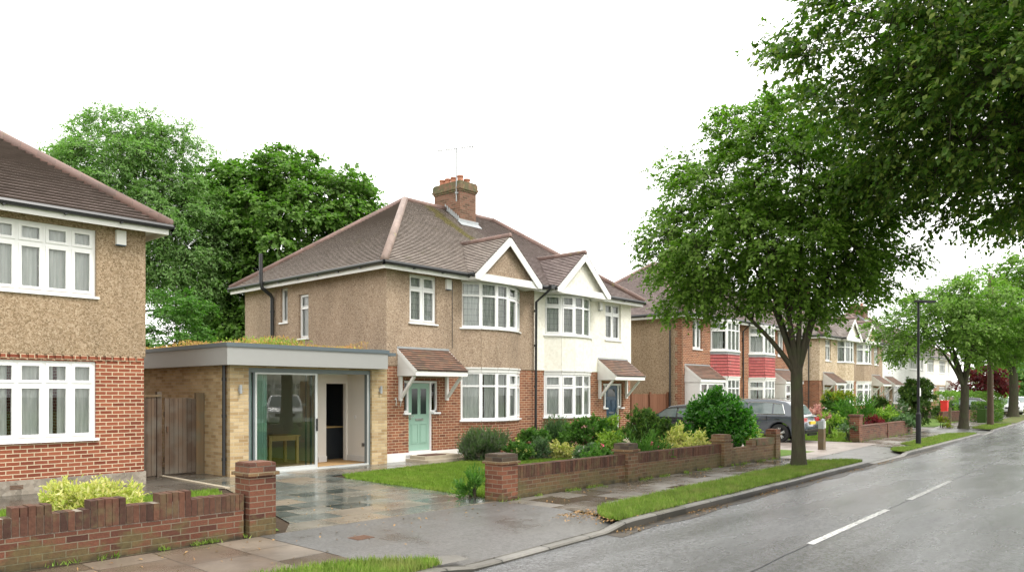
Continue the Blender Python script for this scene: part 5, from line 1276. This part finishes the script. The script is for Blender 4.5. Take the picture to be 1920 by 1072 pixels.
m = MB(); m.obox(a, e, nn, 0, L, -.095, .095, .34, .55); m.build('mortar_core', 'concrete', W1)
pier(W1, 5.14, 9.18, .37, .95, 'garden_brick', 'garden_soldier')

W2 = thing('garden_wall', (13.5, 8.9, 0), 'straight low brick garden wall in front of the lawn with capped piers', 'garden wall', 'low brick front garden walls')
a = Vector((9.85, 8.97)); b = Vector((17.6, 8.99)); e = (b-a).normalized(); nn = Vector((-e.y, e.x)); L = (b-a).length
m = MB(); m.obox(a, e, nn, 0, L, -.10, .10, -.05, .345); m.build('brickwork', 'olive_brick', W2)
m = MB(); s = 0
while s < L-.08:
    m.obox(a, e, nn, s, s+.068, -.103+rs.uniform(-.003, .003), .104, .352, .565+rs.uniform(-.003, .003)); s += .075
m.build('soldier_course', 'soldier_brick', W2)
m = MB(); m.obox(a, e, nn, 0, L, -.093, .093, .345, .555); m.build('mortar_core', 'concrete', W2)
pier(W2, 9.63, 8.98, .40, .80, 'pier_brick', 'dark_brick'); pier(W2, 13.45, 8.98, .36, .79, 'olive_brick', 'dark_brick'); pier(W2, 17.7, 8.98, .36, .80, 'mossy_brick', 'mossy_brick')
W3 = thing('garden_wall', (19.3, 8.95, 0), 'uneven mossy brick wall section under the laurel', 'garden wall', 'low brick front garden walls')
m = MB(); m.box(17.9, 20.75, 8.9, 9.08, -.05, .42); m.box(17.9, 18.2, 8.9, 9.08, .42, .56); m.box(19.3, 19.55, 8.9, 9.08, .42, .56); m.build('brickwork', 'mossy_brick', W3)
m = MB(); m.box(19.55, 20.7, 8.88, 9.1, .42, .60); m.build('coping', 'lichen_brick', W3)
pier(W3, 20.85, 9.0, .30, .82, 'mossy_brick', 'pier_brick')
m = MB(); m.box(20.95, 22.2, 9.55, 9.75, 0, .35); m.box(20.9, 22.3, 9.5, 9.8, .351, .42); tag(m.build('stone_edging', 'stone'), 'low stone-topped edging wall beside the grey car', 'low wall')
W4 = thing('garden_wall', (34, 9.7, 0), 'far red brick garden wall with tall square pier beyond the driveway', 'garden wall', 'low brick front garden walls')
a = Vector((29.95, 9.66)); b = Vector((37.6, 9.85)); e = (b-a).normalized(); nn = Vector((-e.y, e.x)); L = (b-a).length
m = MB(); m.obox(a, e, nn, 0, L, -.10, .10, -.05, .56); m.build('brickwork', 'garden_brick', W4)
m = MB(); m.obox(a, e, nn, 0, L, -.12, .12, .56, .60); m.obox(a, e, nn, 3.6, 3.75, -.13, .13, 0, .62); m.build('coping', 'garden_soldier', W4)
m = MB(); m.box(29.6, 29.95, 9.48, 9.83, -.02, .96); p_ = m.build('pier', 'pier_brick', W4); m = MB(); m.box(29.56, 29.99, 9.44, 9.87, .96, 1.02); m.build('coping', 'garden_soldier', p_)
W5 = thing('garden_wall', (48, 11.4, 0), 'far low brick wall behind the second street tree', 'garden wall', 'low brick front garden walls')
a = Vector(gp(1764, 792)); b = Vector(gp(1831, 786)); e = (b-a).normalized(); nn = Vector((-e.y, e.x)); L = (b-a).length
m = MB(); m.obox(a, e, nn, 0, L, -.1, .1, -.05, .62); m.build('brickwork', 'garden_brick', W5)
m = MB(); m.obox(a, e, nn, 0, L, -.12, .12, .62, .67); m.build('coping', 'garden_soldier', W5)
# red box standing behind it
p = gp(1771, 788); m = MB(); m.box(p[0]-.2, p[0]+.2, p[1]-.2, p[1]+.2, 0, 1.25); m.box(p[0]-.23, p[0]+.23, p[1]-.23, p[1]+.23, 1.25, 1.31)
tag(m.build('storage_box', 'red_plastic'), 'plain red box standing behind the far low wall', 'box')
# timber posts
def post(px, py, h, w, label, mat='post_wood', d=None):
    x, y = gp(px, py); m = MB(); m.box(x-w/2, x+w/2, y-w/2, y+w/2, -.1, h); m.box(x-w/2+.01, x+w/2-.01, y-w/2+.01, y+w/2-.01, h, h+.02)
    tag(m.build('timber_post', mat), label, 'post', 'short posts along the pavement')
post(1781, 795, .95, .13, 'short wooden post at the end of the far low wall')
post(1871, 776, .95, .16, 'pale wooden post at the far gateway', 'stone')
post(1895, 776, 1.3, .16, 'pale post at the end of the green fence panel', 'stone')
bo = thing('bollard', (*gp(1541, 843), 0), 'weathered timber bollard with grey and white cap beside the driveway', 'bollard')
x, y = gp(1541, 843)
m = MB(); m.box(x-.10, x+.09, y-.09, y+.09, -.1, .68); m.build('lower_post', 'post_wood', bo)
m = MB(); m.box(x-.10, x-.005, y-.085, y+.085, .68, .93); m.lathe((x+.03, y-.02, .92), [(.07, 0), (.06, .05), (.0, .09)], 10); m.build('cap', 'lead', bo)
m = MB(); m.box(x-.005, x+.075, y-.095, y+.05, .70, .92); m.build('reflector', 'white_paint', bo)

# ------------------------------------------------------------------ fences and gates
G = thing('garden_gate', (7.3, 16.9, 0), 'weathered grey wooden side gate between the left house and the extension', 'gate')
yg = 16.95
def boards(root, name, x0, x1, y, z0, z1, mat, bw=.125, seed=1, arch=0.):
    m = MB(); r = random.Random(seed); x = x0
    while x < x1-.02:
        w = min(bw, x1-x); t = z1+r.uniform(-.012, .012)
        if arch: f = (x-x0)/(x1-x0); t = z1-arch*max(0, (f-.65))**2*4
        m.box(x+.004, x+w-.003, y+r.uniform(-.004, .004), y+.022, z0, t); x += bw
    return m.build(name, mat, root)
gt = boards(G, 'gate_panel', 7.32, 8.02, yg, .05, 1.72, 'fence_wood', .10, 2, .10)
for z_ in (.3, 1.3): m = MB(); m.box(7.32, 8.02, yg+.024, yg+.06, z_, z_+.12); m.build('ledge', 'fence_wood', gt)
m = MB(); m.box(7.36, 7.39, yg-.03, yg-.0, .98, 1.10); m.build('latch', 'rusty', gt)
for x in (7.20, 8.07): m = MB(); m.box(x-.05, x+.05, yg-.02, yg+.08, -.05, 1.86 if x < 8 else 1.84); m.build('gate_post', 'post_wood' if x > 8 else 'fence_wood', G)
m = MB(); m.box(8.12, 8.22, yg-.0, yg+.06, -.05, 1.84); m.build('gate_post', 'post_wood', G)
F1 = thing('wooden_fence', (6.8, 16.9, 0), 'narrow weathered fence panel left of the side gate', 'fence')
boards(F1, 'fence_panel', 6.47, 7.13, yg-.02, .04, 1.73, 'fence_wood', .11, 5)
m = MB(); m.box(6.46, 7.24, yg-.045, yg+.06, 1.75, 1.80); m.build('top_rail', 'post_wood', F1)
F2 = thing('wooden_fence', (26.5, 17.2, 0), 'brown close-boarded fence between the white and red brick houses', 'fence')
boards(F2, 'fence_panel', 24.12, 28.95, 17.2, .02, 1.78, 'fence_brown', .15, 6)
for x in (24.2, 26.1, 27.5, 28.9): m = MB(); m.box(x-.05, x+.05, 17.12, 17.19, 0, 1.86); m.build('fence_post', 'fence_brown', F2)
F3 = thing('wooden_fence', (*gp(1884, 776), 0), 'mossy green fence panel far down the street', 'fence')
a = gp(1872, 776.5); b = gp(1894, 774.5); m = MB(); e = (Vector(b)-Vector(a)); L = e.length; e.normalize(); m.obox(a, e, (-e.y, e.x), 0, L, 0, .06, 0, 1.45); m.build('fence_panel', 'leaf_dark' if False else 'lichen_brick', F3)

# ------------------------------------------------------------------ lamp post, telegraph pole
x, y = gp(1722, 834); LP = thing('lamp_post', (x, y, 0), 'slim black street lamp with flat head on the verge', 'street lamp')
m = MB(); m.lathe((x, y, -.05), [(.085, 0), (.085, 1.12), (.075, 1.16), (.05, 1.2), (.045, 2.5), (.038, 5.05), (0, 5.06)], 14); m.build('column', 'black_paint', LP, smooth=False)
m = MB(); d = Vector((.80, -.60, 0)); o_ = Vector((x, y, 5.0))
m.obox(o_-d*.12, d, Vector((.6, .8)), 0, .75, -.09, .09, 5.0, 5.07); m.obox(o_-d*.12, d, Vector((.6, .8)), .2, .70, -.11, .11, 4.985, 5.03); m.build('lamp_head', 'black_paint', LP)
m = MB(); m.box(x-.055, x+.055, y-.065, y-.05, 1.72, 2.0); m.build('number_plate', 'white_paint', LP)
x, y = gp(1857, 797.5); m = MB(); m.lathe((x, y, -.1), [(.17, 0), (.15, 2), (.12, 8.4), (0, 8.42)], 14)
tag(m.build('telegraph_pole', 'pole_wood'), 'plain brown wooden telegraph pole on the far verge', 'pole')

# iron cover and small fittings on the crossover
cx, cy = gp(677, 1008); m = MB()
m.box(cx-.13, cx+.13, cy-.11, cy+.11, .0, .010)
for k in range(5): m.box(cx-.11+k*.05, cx-.09+k*.05, cy-.09, cy+.09, .010, .014)
tag(m.build('stopcock_cover', 'rusty'), 'small rusty iron cover set in the tarmac crossover', 'drain cover')

# weeds at the foot of the walls
rng = np.random.default_rng(77)
pts = []
for (ua, ub, va, vb, nn_) in ((0., 5.2, 9.26, 9.05, 900), (9.4, 17.8, 8.84, 8.86, 1300), (17.9, 21., 8.86, 8.86, 500), (29.6, 37.5, 9.52, 9.7, 500)):
    f = rng.uniform(0, 1, nn_); ok = np.sin(f*61)+np.sin(f*23+1) > .2; f = f[ok]
    pts.append(np.stack([ua+(ub-ua)*f, va+(vb-va)*f-rng.exponential(.03, len(f)), np.full(len(f), .0)], 1))
blades('weeds', 'weeds and moss along the foot of the garden walls', 'grass_verge', np.concatenate(pts), .06, .009, .8)
# ------------------------------------------------------------------ cars
def car(name, label, pos, ang, L, W, H, paint, suv=True, group='cars parked on the driveways'):
    """x runs from the tail (0) to the nose (L); ang turns +x; pos is the middle of the car"""
    c, s = math.cos(ang), math.sin(ang)
    class CF(Frame):
        def __init__(s_): s_.mir = False
        def __call__(s_, p): X, Y = p[0]-L/2, p[1]; return Vector((pos[0]+X*c-Y*s, pos[1]+X*s+Y*c, p[2]+(pos[2] if len(pos) > 2 else 0)))
    fr = CF(); root = thing(name, (pos[0], pos[1], pos[2] if len(pos) > 2 else 0), label, 'car', group)
    kx, kz = L/4.5, H/1.62; rw = .345*kz**.5; xr, xf = .92*kx, 3.62*kx; zc = rw
    def arc(xc, r, n=9): return [(xc+r*math.cos(a), zc+r*math.sin(a)) for a in [math.pi*(1-i/n) for i in range(n+1)]]
    zb = 1.0*kz; bot = .24
    low = [(.10, .34), (.0, .50), (.02, .72*kz), (.10, .97*kz), (.26, zb+.03)]
    nose = [(3.25*kx, zb), (3.9*kx, .93*kz), (4.30*kx, .82*kz), (4.46*kx, .62*kz), (L, .45*kz), (4.42*kx, .27), (4.2*kx, bot)]
    bottom = [(xf+rw+.07, bot)]+list(reversed(arc(xf, rw+.065)))+[(xf-rw-.07, bot), (xr+rw+.07, bot)]+list(reversed(arc(xr, rw+.065)))+[(xr-rw-.07, bot)]
    # outline goes tail -> belt -> nose -> bottom back to tail
    out = low+nose+bottom
    def taper(x): 
        f = 1.0
        if x > L-.9: f -= .14*((x-(L-.9))/.9)**2
        if x < .5: f -= .07*((.5-x)/.5)**2
        return W/2*f
    def half(z, x): 
        f = taper(x); 
        if z < .5: f -= .03*(1-z/.5)*2
        return f
    bm = MB(fr); n = len(out)
    side = lambda sg: [(x, sg*half(z, x), z) for x, z in out]
    A, Bq = side(-1), side(1)
    bm.face(A); bm.face(list(reversed(Bq)))
    for k in range(n):
        j = (k+1) % n; bm.face([A[j], A[k], Bq[k], Bq[j]])
    body = bm.build('body', paint, root, smooth=True)
    bv = body.modifiers.new('b', 'BEVEL'); bv.width = .055; bv.segments = 3; bv.limit_method = 'ANGLE'; bv.angle_limit = R(35)
    # cabin
    top = [(.26, zb+.0), (.50*kx, 1.36*kz), (.72*kx, 1.52*kz), (1.2*kx, H-.02), (2.1*kx, H), (2.75*kx, 1.53*kz), (3.38*kx, zb)] if suv else [(.30, zb), (.62*kx, 1.30*kz), (1.1*kx, H-.04), (1.9*kx, H), (2.5*kx, 1.55*kz), (3.35*kx, zb)]
    def hw(z, x): t_ = (z-zb)/(H-zb); return taper(x)*(.985-.22*t_) - .0
    cm = MB(fr); A = [(x, -hw(z, x), z) for x, z in top]; Bq = [(x, hw(z, x), z) for x, z in top]
    cm.face(list(reversed(A))); cm.face(Bq)
    for k in range(len(top)-1): cm.face([A[k], A[k+1], Bq[k+1], Bq[k]])
    cab = cm.build('roof', paint, root, smooth=True)
    bv = cab.modifiers.new('b', 'BEVEL'); bv.width = .05; bv.segments = 3; bv.limit_method = 'ANGLE'; bv.angle_limit = R(25)
    for md in (body, cab):
        pass
    # side windows with pillars
    for sg in (-1, 1):
        gl = [(top[1][0]+.22, zb+.07), (top[2][0]+.12, 1.42*kz), (1.3*kx, H-.13), (2.1*kx, H-.12), (2.62*kx, 1.45*kz), (3.18*kx, zb+.07)]
        g = MB(fr); xs = [1.18*kx, 2.13*kx]
        def cut(poly_, x0, x1):
            Q = [(p[1], p[0]) for p in poly_]; Q = clip_poly(clip_poly(Q, x0, True), x1, False); return [(q[1], q[0]) for q in Q]
        for x0, x1 in ((0, 1.14*kx), (1.20*kx, 2.08*kx), (2.16*kx, 4)):
            q = cut(gl, x0, x1); q = [(x, sg*(hw(z, x)+.012), z) for x, z in q]; g.face(q if sg > 0 else list(reversed(q)))
        w_ = g.build('side_window', 'car_glass', root)
        t2 = MB(fr)
        for p, q in zip(gl, gl[1:]):
            t2.bar((p[0], sg*(hw(p[1], p[0])+.012), p[1]), (q[0], sg*(hw(q[1], q[0])+.012), q[1]), .02, .02)
        t2.bar((gl[0][0], sg*(hw(zb+.07, 1)+.014), zb+.06), (gl[-1][0], sg*(hw(zb+.07, 3)+.014), zb+.06), .02, .022)
        t2.build('window_trim', 'chrome' if suv else 'black_plastic', w_)
        if suv:
            t3 = MB(fr); t3.bar((.95*kx, sg*(hw(H, 1)-.03), H+.03), (2.5*kx, sg*(hw(H, 2.4)-.03), H-.01), .03, .03); t3.build('roof_rail', 'chrome', cab)
        m = MB(fr)
        for xx in (2.10*kx, 1.17*kx): m.box(xx-.26, xx-.08, sg*(W/2-.004) if sg > 0 else -W/2-.02, W/2+.02 if sg > 0 else -W/2+.004, .86*kz, .885*kz)
        m.box(.3+xr*0+xr+rw+.12, xf-rw-.12, (W/2-.01) if sg > 0 else -W/2-.012, W/2+.012 if sg > 0 else -W/2+.01, .27, .36)
        m.build('door_trim', 'black_plastic', root)
        m = MB(fr); 
        for xx in (xr+rw+.13, 2.12*kx, 3.08*kx): m.box(xx, xx+.010, (W/2-.02) if sg > 0 else -W/2-.003, W/2+.003 if sg > 0 else -W/2+.02, .38, zb)
        m.build('door_gap', 'black_plastic', root)
        m = MB(fr); m.box(2.92*kx, 3.06*kx, sg*W/2*.98, sg*(W/2+.17), zb+.04, zb+.17) if sg > 0 else m.box(2.92*kx, 3.06*kx, -(W/2+.17), -W/2*.98, zb+.04, zb+.17); m.build('door_mirror', paint, root)
        m = MB(fr); yy = sorted((sg*(half(.9, .1)-.40), sg*(half(.9, .1)-.01))); m.box(-.005+.04, .30, yy[0], yy[1]+(.012 if sg > 0 else 0) if sg > 0 else yy[1], .78*kz, .93*kz)
        if sg < 0: m.box(.05, .34, -half(.9, .2)-.012, -half(.9, .2)+.03, .79*kz, .92*kz)
        else: m.box(.05, .34, half(.9, .2)-.03, half(.9, .2)+.012, .79*kz, .92*kz)
        m.build('tail_light', 'red_lamp', root)
        m = MB(fr); yy = sorted((sg*(taper(L-.2)-.42), sg*(taper(L-.2)+.0))); m.box(L-.28, L-.10, yy[0], yy[1], .66*kz, .76*kz); m.build('headlight', 'white_plastic', root)
    g = MB(fr)
    p, q = top[0], top[1] if suv else top[1]
    def slope(p, q, off, f0, f1, ins):
        a = (p[0]+(q[0]-p[0])*f0, p[1]+(q[1]-p[1])*f0); b = (p[0]+(q[0]-p[0])*f1, p[1]+(q[1]-p[1])*f1); ya, yb = hw(a[1], a[0])-ins, hw(b[1], b[0])-ins
        return [(a[0]+off, -ya, a[1]+.012), (a[0]+off, ya, a[1]+.012), (b[0]+off, yb, b[1]+.012), (b[0]+off, -yb, b[1]+.012)]
    g.face(slope(top[0], top[1], -.012, .12, .98, .12)[::-1]); g.build('rear_window', 'car_glass', root)
    g = MB(fr); g.face(slope(top[-1], top[-2], .012, .06, .96, .10)); g.build('windscreen', 'car_glass', root)
    m = MB(fr); m.box(-.035, .06, -W/2*.86, W/2*.86, .36, .46); m.box(-.02, .06, -W/2*.5, W/2*.5, .26, .34); m.build('rear_bumper', 'black_plastic', root)
    m = MB(fr); m.box(-.04, -.034, -W/2*.84, W/2*.84, .465, .49); m.build('bumper_trim', 'chrome', root)
    m = MB(fr); m.box(-.022, .03, -.27, .27, .68*kz, .79*kz); pl = m.build('number_plate', 'plate_yellow', root)
    m = MB(fr); m.box(L-.05, L+.015, -.27, .27, .42, .53); m.build('number_plate', 'white_plastic', root)
    m = MB(fr); m.box(L-.09, L-.0, -.5, .5, .55*kz, .70*kz); m.build('grille', 'black_plastic', root)
    m = MB(fr); m.box(xr-.2, xf+.2, -W/2+.22, W/2-.22, .2, .5); m.build('underbody', 'tyre', root)
    for xx in (xr, xf):
        for sg in (-1, 1):
            yo = sg*(W/2-.02); yi = sg*(W/2-.24); prof = [(rw*.62, 0), (rw*.93, 0), (rw, .03), (rw, .19), (rw*.93, .22), (rw*.6, .22)]
            m = MB(fr); N = 28
            def PT(r_, h_, a_): return (xx+r_*math.cos(a_), yo-sg*h_, zc+r_*math.sin(a_))
            for k in range(len(prof)-1):
                for j in range(N):
                    a0, a1 = 2*math.pi*j/N, 2*math.pi*(j+1)/N; (r0, h0), (r1, h1) = prof[k], prof[k+1]
                    m.face([PT(r0, h0, a0), PT(r0, h0, a1), PT(r1, h1, a1), PT(r1, h1, a0)])
            m.face([PT(rw*.62, .10, 2*math.pi*j/N) for j in range(N)])
            w_ = m.build('wheel', 'tyre', root)
            m = MB(fr)
            for k in range(5):
                for da in (-.17, .17):
                    a_ = 2*math.pi*k/5+.3; m.bar((xx+.04*math.cos(a_), yo-sg*.03, zc+.04*math.sin(a_)), (xx+rw*.64*math.cos(a_+da), yo-sg*.02, zc+rw*.64*math.sin(a_+da)), .03, .03, up=(0, 1, 0))
            for j in range(N):
                a0, a1 = 2*math.pi*j/N, 2*math.pi*(j+1)/N; m.face([PT(rw*.62, .0, a0), PT(rw*.62, .0, a1), PT(rw*.70, .005, a1), PT(rw*.70, .005, a0)]); m.face([PT(rw*.62, .0, a0), PT(rw*.62, .0, a1), PT(rw*.62, .09, a1), PT(rw*.62, .09, a0)])
            m.build('rim', 'light_aluminium', w_)
    return root
car('parked_car', 'dark grey estate car with roof rails behind the nearest tree trunk', (28.3, 13.0), R(93), 4.5, 1.84, 1.60, 'car_grey')
car('parked_car', 'dark low car mostly hidden behind the laurel', (26.1, 14.75, -.02), R(91), 4.2, 1.75, 1.42, 'car_dark', suv=False)
p = atd(1806, 53.); car('parked_car', 'dark hatchback with pale roof behind the red box', (p[0], p[1]), R(97), 3.9, 1.7, 1.50, 'car_dark', suv=False)
p = atd(1888, 64.); car('parked_car', 'white car above the green fence panel', p, R(200), 4.1, 1.7, 1.48, 'car_white', suv=False)
p = atd(1922, 70.); car('parked_car', 'white car at the far right edge of the street', p, R(190), 4.1, 1.7, 1.48, 'car_white', suv=False)
car('parked_car', 'white car across the street, mirrored in the sliding door', (22.5, -5.4), R(120), 4.4, 1.85, 1.75, 'car_white')

# ------------------------------------------------------------------ sky, light, camera
w = bpy.data.worlds.new('World'); SC.world = w; w.use_nodes = True; nt = w.node_tree; nt.nodes.clear()
sky = nt.nodes.new('ShaderNodeTexSky'); sky.sky_type = 'NISHITA'; sky.sun_disc = False; EL, AZ = 55, 200
sky.sun_elevation = R(EL); sky.air_density = 1.; sky.dust_density = 6.; sky.ozone_density = 1.
# sun direction: from over the street, slightly to the left of the camera
sd_ = Vector((.25, -.80, 0)).normalized(); sky.sun_rotation = math.atan2(sd_.x, sd_.y)
hs = nt.nodes.new('ShaderNodeHueSaturation'); hs.inputs['Saturation'].default_value = .10
mx = nt.nodes.new('ShaderNodeMix'); mx.data_type = 'RGBA'; mx.inputs[0].default_value = .8; mx.inputs[7].default_value = (SKYW, SKYW*.985, SKYW*.955, 1)
bg = nt.nodes.new('ShaderNodeBackground'); bg.inputs[1].default_value = .12; ow = nt.nodes.new('ShaderNodeOutputWorld')
nt.links.new(sky.outputs[0], hs.inputs['Color']); nt.links.new(hs.outputs[0], mx.inputs[6]); nt.links.new(mx.outputs[2], bg.inputs[0]); nt.links.new(bg.outputs[0], ow.inputs[0])
ld = bpy.data.lights.new('sun', 'SUN'); ld.energy = SUN; ld.angle = R(14); ld.color = (1., .965, .91)
lo = bpy.data.objects.new('sun', ld); COL.objects.link(lo)
dv = Vector((sd_.x*math.cos(R(EL)), sd_.y*math.cos(R(EL)), math.sin(R(EL)))); lo.rotation_euler = (-dv).to_track_quat('-Z', 'Y').to_euler(); lo.location = (0, -20, 30)
cd = bpy.data.cameras.new('camera'); co = bpy.data.objects.new('camera', cd); COL.objects.link(co)
co.location = (0, 0, 1.85); co.rotation_euler = (R(90), 0, -math.atan2(.741, .672)); cd.lens = 1433/1920*36; cd.sensor_width = 36; cd.shift_y = (735-536)/1920; cd.clip_end = 2000; cd.clip_start = .05
SC.camera = co
vs = SC.view_settings; vs.view_transform = 'Standard'; vs.look = 'None'; vs.exposure = EXPO; vs.gamma = 1
SC.cycles.max_bounces = 8; SC.cycles.transparent_max_bounces = 16; SC.cycles.use_denoising = True
